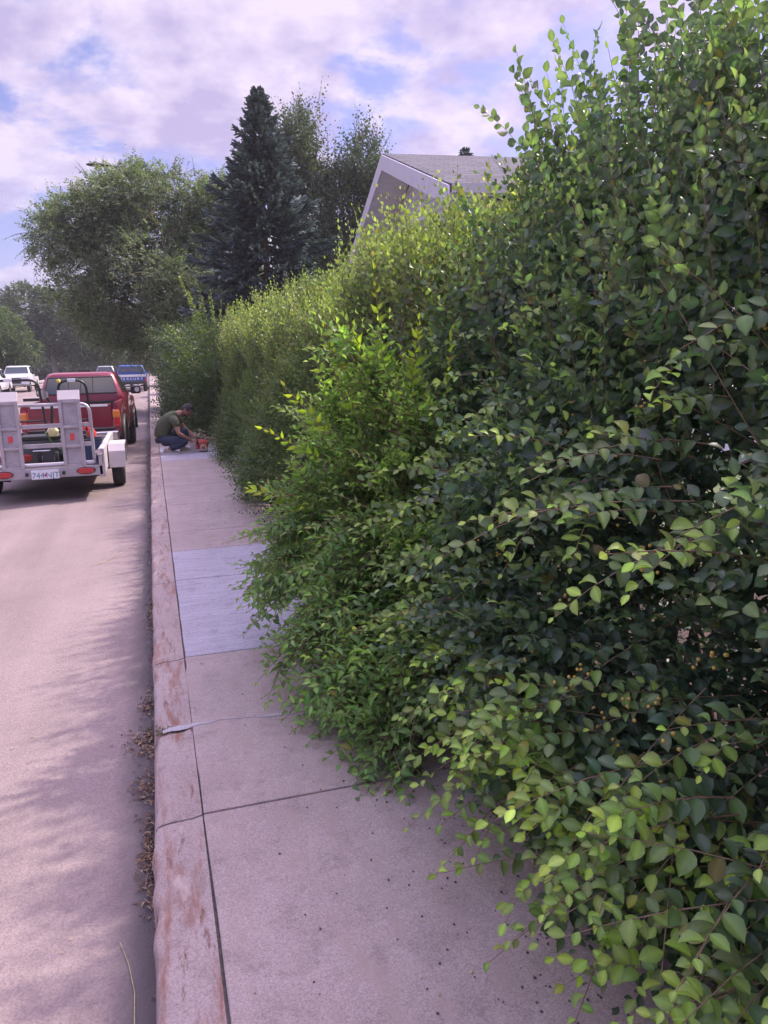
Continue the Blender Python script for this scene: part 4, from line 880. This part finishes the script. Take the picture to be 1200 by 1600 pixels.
    for y0, y1, nm in ((-.16 if not old else -.12, .02 if suv else -.01, 'rear_bumper'), (L+.005, L+.15, 'front_bumper')):
        bm = BM(); box(bm, -hw+.02, hw-.02, y0, y1, zb, zb+.15); obj(nm, bm, (M['blackplastic'] if old else M['chrome']) if not suv else paint, h, bevel=.025)
    if suv:
        for s in (1, -1): bm = BM(); box(bm, s*(hw-.16)-.1, s*(hw-.16)+.1, -.002, .06, belt-.3, belt-.06); obj('tail_light', bm, M['redlens'], h, bevel=.02)
    for s in (1, -1):
        for y in (ra, fa): wheel(h, s*(hw-ww/2+.0), y, wr, ww, s)
    bm = BM(); cyl(bm, (-hw+.2, ra, wr), (hw-.2, ra, wr), .06, 10); bmesh.ops.create_icosphere(bm, subdivisions=2, radius=.13, matrix=Matrix.Translation((0, ra, wr)))
    for s in (1, -1): box(bm, s*.4-.05, s*.4+.05, .1, L-.3, zb-.04, zb+.07)
    obj('chassis', bm, M['blackplastic'], h)
    return L
# red pickup in front of the trailer
h = thing('pickup_truck', 'dark red pickup truck hitched to the aluminium trailer', 'pickup truck', (-1.37, 14.1, 0), R(-2.2))
vehicle(h, M['redpaint'], hw=.80, flare='black', roof=1.615, belt=1.15, zr=1.09, zb=.47, wr=.37, ww=.25, bed=1.75, rhw=.60)
for s in (1, -1):
    bm = BM(); box(bm, s*.745-.055, s*.745+.055, .035, .15, .68, .98); o = obj('tail_light', bm, M['redlens'], h, bevel=.02)
    bm = BM(); box(bm, s*.745-.057, s*.745+.057, .028, .155, .83, .965); obj('turn_lens', bm, M['amberlens'], o, bevel=.02)
    bm = BM(); box(bm, s*.67-.12, s*.67+.12, .62, .63, .16, .46); obj('mud_flap', bm, M['rubber'], h)
bm = BM(); box(bm, -.62, .62, .016, .0275, 1.035, 1.07); obj('tailgate_trim', bm, M['plate'], h)  # painted highlight: white strip for light reflected along the tailgate top
bm = BM(); box(bm, -.16, .16, 2.02, 2.08, 1.575, 1.605); obj('brake_light', bm, M['redlens'], h, bevel=.01)
# old blue pickup further on
h = thing('pickup_truck', 'old blue pickup truck with a white band and letters across its tailgate', 'pickup truck', (-1.22, 53, 0), R(-.5))
vehicle(h, M['bluepaint'], hw=.97, flare=False, roof=1.74, belt=1.22, zr=1.13, zb=.5, wr=.38, ww=.24, bed=2.1, rhw=.74, old=True)
bm = BM(); box(bm, -.96, .96, .0, .026, .97, 1.12); obj('tailgate_band', bm, M['whitepaint'], h, bevel=.008)
for s in (1, -1): bm = BM(); box(bm, s*.9-.05, s*.9+.05, .02, .06, .62, .9); obj('tail_light', bm, M['redlens'], h, bevel=.01)
for k, ch_ in enumerate('MERCURY'):
    t = text('tailgate_letter', ch_, .23, M['whitetext'], h, (-.63+k*.22, .025, .845), (R(90), 0, 0), .006); t.scale = (1.1, 1, 1)
bm = BM(); box(bm, -.85, -.55, -.03, -.02, .52, .66); obj('number_plate', bm, mat('yellow_plate', (.55, .5, .25), .6), h)
for x0, x1 in ((-.42, -.1), (.2, .6)):
    bm = BM(); box(bm, x0, x1, -.135, -.122, .42, .47); obj('bumper_step', bm, M['whitepaint'], h)
# silver vehicles further down the street
h = thing('parked_car', 'silver sport utility vehicle seen past the roof of the red pickup', 'car', (-4.1, 79, 0)); vehicle(h, M['silverpaint'], hw=.9, suv=True, cab=3.2, hood=1.1, roof=1.72, belt=1.08, zb=.35, flare=False, rhw=.66)
h = thing('parked_car', 'low grey car far down the street beside the silver utility vehicle', 'car', (-7.0, 92, 0)); vehicle(h, M['bronzepaint'], hw=.88, suv=True, cab=2.7, hood=1.3, roof=1.46, belt=.95, zb=.3, flare=False, rhw=.62, wr=.31)
# white trucks on the other side, noses towards us
h = thing('pickup_truck', 'white pickup truck with a dark grille across the street, the nearer of two', 'pickup truck', (-9.85, 57.0, 0), R(180)); vehicle(h, M['whitepaint'], hw=.92, flare=False, roof=1.74, belt=1.15, zb=.42, bed=1.8, cab=2.1, rhw=.68)
h = thing('pickup_truck', 'white crew cab pickup truck under the round tree, the farther of two', 'pickup truck', (-9.35, 66.0, 0), R(180)); vehicle(h, M['whitepaint'], hw=.95, flare=False, roof=1.9, belt=1.28, zb=.48, bed=1.9, cab=2.2, rhw=.72, wr=.4)

# ------------------------------------------------------------------ utility trailer with ramp gate
M['alu'] = mat('aluminium', (.42, .385, .42), .42, metal=.5, var=.18, scale=7, bump=.15, bscale=60)
M['alusheet'] = mat('aluminium_sheet', (.38, .35, .385), .5, metal=.4, var=.15, scale=5)
M['aluwhite'] = mat('white_enamel', (.50, .44, .46), .45, var=.08, scale=5)
M['deck'] = mat('trailer_deck', (.16, .12, .1), .85, var=.3, scale=8, stretch=(1, .1, 1))
T = thing('utility_trailer', 'aluminium utility trailer with a raised ramp gate behind the red pickup', 'trailer', (-1.385, 10.5, 0))
bm = BM(); box(bm, -.70, .70, 0, .05, .325, .455); beam = obj('rear_beam', bm, M['alusheet'], T, bevel=.008)
for s in (1, -1):
    bm = BM(); c = [(s*.49+.105*math.cos(a)*abs(math.cos(a))**-.25 if abs(math.cos(a)) > .02 else s*.49, .395+.038*math.sin(a)) for a in [2*math.pi*k/20 for k in range(20)]]; prism(bm, c, 'y', -.022, -.002); o = obj('tail_light', bm, M['redlens'], beam, bevel=.005)
    bm = BM(); c = [(s*.49+.118*math.cos(a), .395+.048*math.sin(a)) for a in [2*math.pi*k/20 for k in range(20)]]; prism(bm, c, 'y', -.009, -.0015); obj('tail_light_rim', bm, M['blackplastic'], beam)
    bm = BM(); tube(bm, [(s*.2, -.012, .385), (s*.235, -.012, .385)], .022, 10); obj('rubber_bumper', bm, M['blackplastic'], beam)
bm = BM(); box(bm, -.165, .165, -.02, -.004, .318, .435); pl = obj('number_plate', bm, M['plate'], T, bevel=.004)
text('plate_number', '744', .10, M['bluetext'], pl, (-.085, -.0205, .365), (R(90), 0, 0), .001)
text('plate_number', 'NJT', .10, M['bluetext'], pl, (.085, -.0205, .365), (R(90), 0, 0), .001)
bm = BM(); prism(bm, [(-.008, .355), (.008, .355), (.014, .375), (0, .39), (-.014, .375)], 'y', -.0225, -.0205); obj('plate_emblem', bm, M['redmark'], pl)
# ramp gate: tube frame with two boxed ramps
bm = BM(); fr = arc([(-.60, .07, .48), (-.60, .07, 1.255), (.60, .07, 1.255), (.60, .07, .48)], .13, 6); tube(bm, fr, .022, 10)
tube(bm, [(-.6, .07, .487), (.6, .07, .487)], .03, 8)
for z in (.735, .985): box(bm, -.585, .585, .05, .09, z-.026, z+.026)
obj('gate_frame', bm, M['alu'], T, smooth=True)
for cxr in (-.365, .365):
    bm = BM()
    for s in (1, -1): box(bm, cxr+s*.11-.022, cxr+s*.11+.022, -.0, .044, .455, 1.31)
    for z in (.47, .72, .97, 1.29): box(bm, cxr-.088, cxr+.088, .002, .04, z-.018, z+.018)
    rp_ = obj('ramp', bm, M['alu'], T, bevel=.004)
    bm = BM(); box(bm, cxr-.088, cxr+.088, .026, .034, .49, 1.27)
    for z in (.6, .85, 1.11):
        for k in (-1, 1):
            for q in (0, .03): loft(bm, [[(cxr+k*.08, .026, z-.09-q), (cxr+k*.08, .022, z-.083-q), (cxr+k*.08, .026, z-.076-q)], [(cxr, .026, z-.03-q), (cxr, .022, z-.023-q), (cxr, .026, z-.016-q)]])
            for q in (0, .03): loft(bm, [[(cxr+k*.08, .026, z+.09+q), (cxr+k*.08, .022, z+.083+q), (cxr+k*.08, .026, z+.076+q)], [(cxr+k*.02, .026, z+.05+q), (cxr+k*.02, .022, z+.043+q), (cxr+k*.02, .026, z+.036+q)]])
    obj('ramp_panel', bm, M['alusheet'], rp_)
    bm = BM(); prism(bm, [(.0, 1.312), (.044, 1.312), (.11, 1.42), (.07, 1.43)], 'x', cxr-.132, cxr+.132); obj('ramp_lip', bm, M['aluwhite'], rp_, bevel=.004)
    bm = BM(); box(bm, cxr-.026, cxr+.026, .012, .0255, .80, .88); obj('reflector', bm, mat('red_reflector', (.62, .03, .05), .3, coat=.5), rp_, bevel=.003)
# deck, side rails, fenders, wheels, tongue
bm = BM(); box(bm, -.66, .66, .05, 2.75, .36, .40); obj('deck', bm, M['deck'], T)
for s in (1, -1):
    bm = BM(); box(bm, s*.69-.03, s*.69+.03, .052, 2.78, .33, .60); box(bm, s*.69-.035, s*.69+.035, .09, 2.78, .602, .665)
    obj('side_rail', bm, M['aluwhite'], T, bevel=.01)
    bm = BM(); box(bm, s*.69-.036, s*.69+.036, .0, .05, .30, .67); obj('corner_post', bm, M['alu'], T, bevel=.006)
    bm = BM(); tube(bm, [(s*.62, .02, .63), (s*.70, -.03, .60), (s*.69, -.03, .48)], .012, 6); box(bm, s*.66-.02, s*.66+.03, -.03, -.002, .59, .66); obj('latch', bm, M['chrome'], T)
    yw = 1.2; bm = BM(); prof = [(-.40, .31), (-.37, .54), (-.29, .635), (.29, .635), (.37, .54), (.40, .31), (.375, .31), (.345, .53), (.28, .61), (-.28, .61), (-.345, .53), (-.375, .31)]
    prism(bm, [(yw+a, b) for a, b in prof], 'x', s*.735, s*.955); box(bm, s*.735-.004, s*.735+.004, yw-.36, yw+.36, .33, .60); obj('fender', bm, M['aluwhite'], T, bevel=.018)
    wheel(T, s*.835, yw, .285, .165, s)
    bm = BM(); tube(bm, [(s*.68, .5, .3), (s*.68, .5, .27), (s*.5, .5, .25)], .015, 6); obj('bracket', bm, M['rubber'], T)
bm = BM(); cyl(bm, (-.75, 1.2, .285), (.75, 1.2, .285), .035, 10); obj('axle', bm, M['blackplastic'], T)
bm = BM(); tube(bm, [(-.6, 2.76, .40), (0, 3.35, .42), (.6, 2.76, .40)], .035, 8); tube(bm, [(0, 3.3, .42), (0, 3.46, .43)], .05, 8); box(bm, -.66, .66, 2.72, 2.779, .402, .60); obj('tongue', bm, M['alu'], T)
# cargo on the trailer
def mower(x, y, hw_, zt, paint, label, lean=-.15):
    h = thing('lawn_mower', label, 'lawn mower', (-1.385+x, 10.5+y, .40))
    bm = BM(); loft(bm, [rrect(.25, -.26, .3, .06, .12), rrect(.26, -.27, .31, .14, .12), rrect(.2, -.2, .24, .2, .1)]); obj('deck', bm, paint, h, smooth=True)
    bm = BM(); cyl(bm, (0, .02, .2), (0, .02, .32), .13, 16); box(bm, -.09, .1, -.05, .17, .32, .38); cyl(bm, (.05, .1, .38), (.05, .1, .43), .04, 10); obj('engine', bm, M['blackplastic'], h, bevel=.01)
    bm = BM(); tube(bm, arc([(-hw_, -.1, .15), (-hw_, lean*.6-.1, .6), (-hw_*.92, lean*1.4-.1, zt), (hw_*.92, lean*1.4-.1, zt), (hw_, lean*.6-.1, .6), (hw_, -.1, .15)], .13, 6), .018, 8)
    tube(bm, [(-hw_, lean*.6-.1, .6), (hw_, lean*.6-.1, .6)], .014, 6); hd = obj('handle', bm, M['blackplastic'], h, smooth=True)
    bm = BM(); box(bm, -.05, .05, lean*1.4-.13, lean*1.4-.075, zt-.02, zt+.025); obj('handle_label', bm, M['plate'], hd, bevel=.004)
    bm = BM(); tube(bm, [(-hw_*.75, lean*1.4-.1, zt), (-hw_*.9, lean*1.4-.09, zt-.01)], .026, 8); obj('throttle', bm, mat('yellow_plastic', (.6, .5, .08), .5), hd)
    for s in (1, -1):
        for yy in (-.22, .27): bm = BM(); cyl(bm, (s*.27, yy, .095), (s*.315, yy, .095), .095, 18); w_ = obj('wheel', bm, M['rubber'], h, bevel=.012); bm = BM(); cyl(bm, (s*.312, yy, .095), (s*.322, yy, .095), .045, 12); obj('hub', bm, M['plate'], w_)
mower(.36, 1.0, .19, 1.14, M['blackplastic'], 'black lawn mower behind the right hand ramp of the trailer')
mower(-.45, 1.1, .40, 1.16, mat('red_enamel', (.4, .03, .03), .4, coat=.4), 'lawn mower with a wide black handle bar on the trailer, next to the left ramp', -.1)
h = thing('round_gauge', 'round shiny headlamp held on a black stalk above the trailer gate', 'lamp', (-1.42, 11.7, .40))  # round silver gauge, built as a chrome bowl on a stalk
bm = BM(); tube(bm, [(.0, .1, 0), (.02, .05, .5), (.06, 0, .8), (-.03, 0, .98)], .02, 8); obj('stalk', bm, M['blackplastic'], h, smooth=True)
bm = BM(); cyl(bm, (-.03, -.06, .95), (-.03, .05, .95), .065, 18, .03); obj('lamp_bowl', bm, M['chrome'], h, smooth=True)
bm = BM(); box(bm, -.3, -.1, -.02, .04, .86, .90); obj('lamp_bar', bm, M['blackplastic'], h)
h = thing('tool_box', 'dark grey tool box standing on the trailer deck', 'tool box', (-1.48, 11.5, .40))
bm = BM(); box(bm, -.3, .22, -.15, .2, 0, .34); b = obj('case', bm, mat('dark_case', (.06, .065, .075), .5), h, bevel=.015)
bm = BM(); box(bm, -.3, .22, -.16, .21, .342, .40); obj('lid', bm, M['blackplastic'], h, bevel=.015)
bm = BM(); tube(bm, arc([(-.14, -.162, .2), (-.14, -.2, .2), (.08, -.2, .2), (.08, -.162, .2)], .02), .01, 6); obj('handle', bm, M['chrome'], h)
h = thing('storage_bin', 'dark blue plastic bin behind the right gate tube of the trailer', 'bin', (-.86, 11.3, .40))
bm = BM(); loft(bm, [rrect(.12, -.14, .14, 0, .03), rrect(.15, -.17, .17, .33, .03), rrect(.135, -.155, .155, .33, .03), rrect(.11, -.13, .13, .03, .03)]); obj('tub', bm, mat('blue_plastic', (.03, .06, .13), .5), h, smooth=True)
bm = BM(); tube(bm, [(-.15, -.17, .33), (.15, -.17, .33), (.15, .17, .33), (-.15, .17, .33), (-.15, -.17, .33)], .014, 6); obj('rim', bm, M['blackplastic'], h)
h = thing('fuel_can', 'small red fuel can on the trailer behind the gate', 'fuel can', (-.93, 11.75, .40))
bm = BM(); loft(bm, [rrect(.11, -.08, .08, 0, .03), rrect(.115, -.085, .085, .38, .03), rrect(.07, -.05, .05, .46, .03)]); obj('can_body', bm, M['redmark'], h, smooth=True)
bm = BM(); tube(bm, [(-.05, 0, .455), (-.05, 0, .52), (.07, 0, .52), (.07, 0, .455)], .014, 6); cyl(bm, (0, -.06, .44), (0, -.12, .54), .022, 8, .014); obj('can_handle', bm, M['redmark'], h)
h = thing('string_trimmer', 'yellow and green garden tool lying behind the middle of the trailer gate', 'garden tool', (-1.33, 11.25, .40))
bm = BM(); tube(bm, [(.12, .2, .12), (-.02, .0, .3), (-.08, -.06, .46)], .016, 8); obj('shaft', bm, mat('green_plastic', (.10, .2, .08), .5), h, smooth=True)
bm = BM(); loft(bm, [rrect(.06, -.06, .06, .40, .03), rrect(.075, -.07, .07, .47, .03), rrect(.04, -.04, .04, .53, .02)]); obj('motor_housing', bm, mat('pale_yellow_plastic', (.55, .5, .25), .5), h, smooth=True)
bm = BM(); cyl(bm, (.1, .18, .08), (.14, .22, .16), .06, 12, .05); obj('spool', bm, mat('yellow_spool', (.6, .42, .1), .5), h)

# ------------------------------------------------------------------ crouching person with a cut-off saw
M['skin'] = mat('skin', (.30, .15, .105), .55, var=.08, scale=20)
M['hair'] = mat('dark_hair', (.014, .012, .013), .6, var=.3, scale=80)
M['shirt'] = mat('olive_shirt', (.06, .067, .038), .9, var=.15, scale=9, bump=.6, bscale=14)
M['trousers'] = mat('navy_trousers', (.028, .034, .068), .9, var=.2, scale=8, bump=.6, bscale=12)
M['shoe'] = mat('grey_shoe', (.3, .25, .24), .8, var=.2, scale=20)
M['sole'] = mat('white_sole', (.6, .57, .56), .7)
def skin_mesh(chains, sub=2):
    """chains: lists of (x,y,z,r); points closer than 1 mm are shared"""
    V, E_, rad = [], [], []
    def vid(p):
        for i, q in enumerate(V):
            if (Vector(q)-Vector(p[:3])).length < .001: return i
        V.append(tuple(p[:3])); rad.append(p[3]); return len(V)-1
    for c in chains:
        ids = [vid(p) for p in c]
        for a, b in zip(ids[:-1], ids[1:]): E_.append((a, b))
    me = bpy.data.meshes.new('tmp'); me.from_pydata(V, E_, []); me.update()
    o = bpy.data.objects.new('tmp', me); COL.objects.link(o)
    m = o.modifiers.new('s', 'SKIN'); m.use_smooth_shade = True; m.branch_smoothing = .4
    for i, r in enumerate(rad):
        r_ = r if isinstance(r, tuple) else (r, r); me.skin_vertices[0].data[i].radius = r_; me.skin_vertices[0].data[i].use_root = (i == 0)
    if sub: s = o.modifiers.new('u', 'SUBSURF'); s.levels = sub; s.render_levels = sub
    dg = bpy.context.evaluated_depsgraph_get(); out = bpy.data.meshes.new_from_object(o.evaluated_get(dg)); bpy.data.objects.remove(o)
    return out
def head_bm(M4, face=True):
    """a head about .22 m tall, looking along local +X, chin down; features pulled out of one closed mesh"""
    bm = BM(); bmesh.ops.create_uvsphere(bm, u_segments=40, v_segments=28, radius=1)
    for v in bm.verts:
        x, y, z = v.co; c = v.co.copy()
        sx = .098-.012*max(0, -z); sy = .076-.018*max(0, -z)**1.2; sz = .118
        p = Vector((x*sx, y*sy, z*sz))
        if x > 0:
            f = x**3
            p.x += .026*math.exp(-((y*.076)/.013)**2-((p.z+.012)/.026)**2)*f          # nose
            p.x += .007*math.exp(-((p.z+.055)/.010)**2-((p.y)/.028)**2)*f              # lips
            p.x += .010*math.exp(-((p.z+.092)/.018)**2-((p.y)/.03)**2)                 # chin
            p.x += .006*math.exp(-((p.z-.038)/.012)**2-((abs(p.y)-.028)/.022)**2)*f    # brow
            for s in (1, -1): p.x -= .010*math.exp(-((p.z-.016)/.011)**2-((p.y-s*.031)/.014)**2)*f   # eye sockets
        for s in (1, -1): p.y += s*.016*math.exp(-((p.x+.008)/.016)**2-((p.z+.002)/.028)**2)*(1 if y*s > .3 else 0)  # ears
        v.co = M4 @ p
    return bm
P_ = thing('person', 'crouching person in olive shirt and navy trousers holding a red saw to the pavement', 'person', (.06, 14.4, .1215))
HM = Matrix.Translation((.535, .02, .775)) @ Matrix.Rotation(R(-12), 4, 'Z') @ Matrix.Rotation(R(50), 4, 'Y')
# skeleton in metres: x towards the saw, y away from the camera, z up
hip = {-1: (.10, -.09, .25), 1: (.10, .09, .26)}
knee = {-1: (.47, -.17, .21), 1: (.50, .15, .40)}
ank = {-1: (.14, -.13, .085), 1: (.44, .16, .09)}
sh = {-1: (.30, -.185, .60), 1: (.34, .185, .62)}
elb = {-1: (.345, -.235, .375), 1: (.49, .20, .41)}
wr_ = {-1: (.575, -.10, .215), 1: (.655, .10, .235)}
spine = [(.09, 0, .25, .13), (.07, 0, .36, .135), (.12, 0, .50, .14), (.23, 0, .63, .13), (.32, 0, .69, .09), (.40, .005, .72, .055), (.47, .012, .745, .052)]
def fuse(name, chs, matl, vox=.008, extra=(), it=3):
    """several overlapping skinned chains fused into one continuous surface"""
    bm = BM()
    for c in chs: bm.from_mesh(skin_mesh([c]))
    for e in extra: bm.from_mesh(e)
    o = obj(name, bm, matl, P_)
    m = o.modifiers.new('r', 'REMESH'); m.mode = 'VOXEL'; m.voxel_size = vox; m.use_smooth_shade = True
    m = o.modifiers.new('s', 'SMOOTH'); m.factor = .5; m.iterations = it
    return o
def mid(a, b, t): return tuple(np.array(a)*(1-t)+np.array(b)*t)
chains = [spine]
for s in (-1, 1):
    chains.append([(.09, 0, .27, .10), (*hip[s], .095), (*mid(hip[s], knee[s], .5), .078), (*knee[s], .058)])
    chains.append([(*mid(hip[s], knee[s], .9), .06), (*knee[s], .058), (*mid(knee[s], ank[s], .45), .055), (*ank[s], .036)])
    chains.append([(.27, 0, .64, .09), (*sh[s], .062), (*mid(sh[s], elb[s], .5), .047), (*elb[s], .041)])
    chains.append([(*mid(sh[s], elb[s], .9), .041), (*elb[s], .041), (*mid(elb[s], wr_[s], .4), .038), (*wr_[s], .027)])
ex = []
hb = head_bm(HM); tm = bpy.data.meshes.new('t'); hb.to_mesh(tm); hb.free(); ex.append(tm)
# hands: palm with four bent fingers and a thumb, closing on the saw grips
grip = {-1: (.655, -.075, .185), 1: (.73, .085, .20)}
for s in (-1, 1):
    w0, g0 = np.array(wr_[s]), np.array(grip[s]); f = nrm(g0-w0); sdv = nrm(np.cross(f, [0, 0, 1.])); upv = np.cross(sdv, f)
    hc = [[(*w0, (.026, .020)), (*(w0+f*.045), (.04, .017)), (*(w0+f*.08), (.042, .016))]]
    pm = skin_mesh(hc); ex.append(pm)
    for k, (o_, ln) in enumerate(((-.031, .9), (-.0105, 1.05), (.0105, 1.0), (.031, .8))):
        b0 = w0+f*.07+sdv*o_; fm = skin_mesh([[(*b0, .0095), (*(b0+f*.038*ln-upv*.004), .009), (*(b0+f*.055*ln-upv*.028*ln), .0082), (*(b0+f*.04*ln-upv*.05*ln), .007)]]); ex.append(fm)
    tb = w0+f*.035+sdv*(-s)*.035; fm = skin_mesh([[(*tb, .012), (*(tb+f*.03+sdv*(-s)*.018-upv*.012), .0105), (*(tb+f*.055+sdv*(-s)*.008-upv*.03), .009)]]); ex.append(fm)
fuse('body', chains, M['skin'], .0065, ex, 2)
ch = [[(.055, 0, .27, .15), (.055, 0, .38, .155), (.12, 0, .51, .162), (.23, 0, .63, .15), (.325, 0, .69, .10), (.385, .004, .715, .068)]]
for s in (-1, 1): ch.append([(.24, 0, .62, .10), (*sh[s], .085), (*mid(sh[s], elb[s], .3), .076), (*mid(sh[s], elb[s], .52), .07)])
fuse('shirt', ch, M['shirt'], .008)
ch = [[(.05, 0, .33, .135), (.055, 0, .26, .15), (.075, 0, .20, .125)]]
for s in (-1, 1):
    ch.append([(.08, s*.05, .24, .12), (*hip[s], .115), (*mid(hip[s], knee[s], .5), .098), (*knee[s], .076)])
    ch.append([(*mid(hip[s], knee[s], .88), .075), (*knee[s], .074), (*mid(knee[s], ank[s], .45), .078), (*mid(knee[s], ank[s], .9), .062)])
fuse('trousers', ch, M['trousers'], .008)
for s in (-1, 1):
    a = np.array(ank[s]); ax = a[0]
    bm = BM(); secs = []
    for x, w, z1 in ((-.085, .026, .05), (-.06, .037, .10), (0, .04, .10), (.06, .042, .075), (.12, .047, .055), (.165, .04, .042), (.19, .02, .03)):
        secs.append([(ax+x, a[1]-w, .018), (ax+x, a[1]+w, .018), (ax+x, a[1]+w*.95, .018+(z1-.018)*.6), (ax+x, a[1]+w*.5, z1), (ax+x, a[1]-w*.5, z1), (ax+x, a[1]-w*.95, .018+(z1-.018)*.6)])
    loft(bm, secs); sh_ = obj('shoe', bm, M['shoe'], P_, smooth=True)
    bm = BM(); secs = []
    for x, w in ((-.09, .026), (-.06, .041), (0, .044), (.06, .046), (.12, .051), (.165, .044), (.198, .02)): secs.append([(ax+x, a[1]-w, .0), (ax+x, a[1]+w, .0), (ax+x, a[1]+w, .0178), (ax+x, a[1]-w, .0178)])
    loft(bm, secs); obj('sole', bm, M['sole'], sh_)
# hair, beard, brows
hb = head_bm(Matrix.Identity(4)); 
for v in list(hb.verts):
    x, y, z = v.co
    if (x > .045 and z < .062) or (z < -.01 and x > -.035) or z < -.075: hb.verts.remove(v)
for v in hb.verts:
    n_ = v.co.normalized(); v.co = HM @ (v.co*1.075+n_*.006*math.sin(v.co.x*160)*math.cos(v.co.y*140))
obj('hair', hb, M['hair'], P_, smooth=True)
hb = head_bm(Matrix.Identity(4))
for v in list(hb.verts):
    x, y, z = v.co
    if not (z < -.062 and x > .0) or (abs(z+.055) < .008): hb.verts.remove(v)
for v in hb.verts: v.co = HM @ (v.co*1.03)
obj('beard', hb, M['hair'], P_, smooth=True)
bm = BM()
for s in (1, -1):
    bmesh.ops.create_uvsphere(bm, u_segments=10, v_segments=8, radius=.009, matrix=HM @ Matrix.Translation((.078, s*.031, .016)))
obj('eyes', bm, mat('eye_dark', (.02, .015, .012), .2), P_, smooth=True)
# the saw
M['sawred'] = mat('red_saw_plastic', (.42, .045, .03), .45, var=.1, scale=30)
M['sawgrey'] = mat('grey_saw_metal', (.42, .39, .39), .5, metal=.4, var=.2, scale=30)
S = thing('cutoff_saw', 'compact red cut-off saw held down on the pavement by the crouching person', 'power saw', (.80, 14.38, .1215))
bm = BM(); loft(bm, [rrect(.105, -.085, .085, .06, .03), rrect(.125, -.095, .095, .12, .035), rrect(.12, -.09, .09, .19, .04), rrect(.08, -.06, .06, .225, .03)]); obj('engine_cover', bm, M['sawred'], S, smooth=True)
bm = BM(); box(bm, -.02, .12, -.075, .075, .012, .059); obj('base_guard', bm, M['sawgrey'], S, bevel=.01)
bm = BM(); cyl(bm, (.03, -.115, .085), (.03, -.092, .085), .062, 24); st = obj('starter_cover', bm, M['sawgrey'], S, bevel=.008)
bm = BM(); cyl(bm, (.03, -.121, .085), (.03, -.1155, .085), .03, 18); obj('starter_hub', bm, M['sawred'], st)
bm = BM(); cyl(bm, (-.10, -.07, .08), (-.10, -.066, .08), .088, 32); obj('blade', bm, M['sawgrey'], S)
bm = BM(); prism(bm, [(-.10+.1*math.cos(a), .08+.1*math.sin(a)) for a in [R(20+k*16) for k in range(12)]], 'y', -.088, -.05); obj('blade_guard', bm, M['sawgrey'], S, bevel=.006)
bm = BM(); tube(bm, arc([(-.10, .06, .1), (-.09, .06, .19), (-.03, .06, .235), (.02, .06, .21)], .03), .013, 8); obj('rear_handle', bm, M['blackplastic'], S, smooth=True)
bm = BM(); tube(bm, arc([(.05, .10, .1), (.0, .115, .22), (-.06, .1, .24), (-.07, -.09, .24), (-.08, -.115, .2), (-.05, -.1, .11)], .04), .012, 8); obj('front_handle', bm, M['blackplastic'], S, smooth=True)
bm = BM(); cyl(bm, (.115, -.03, .15), (.14, -.03, .15), .03, 12); obj('fuel_cap', bm, M['blackplastic'], S)

# ------------------------------------------------------------------ the hazy summer air
hz = bpy.data.materials.new('haze_air'); hz.use_nodes = True; t = hz.node_tree; t.nodes.remove(t.nodes['Principled BSDF'])
v = t.nodes.new('ShaderNodeVolumePrincipled'); v.inputs['Color'].default_value = (.93, .9, .96, 1); v.inputs['Density'].default_value = .0008; v.inputs['Anisotropy'].default_value = .35
t.links.new(v.outputs[0], t.nodes['Material Output'].inputs['Volume'])
bm = BM(); box(bm, -310, 310, -110, 610, -1.03, 14.5); o = obj('haze', bm, hz); o['kind'] = 'stuff'
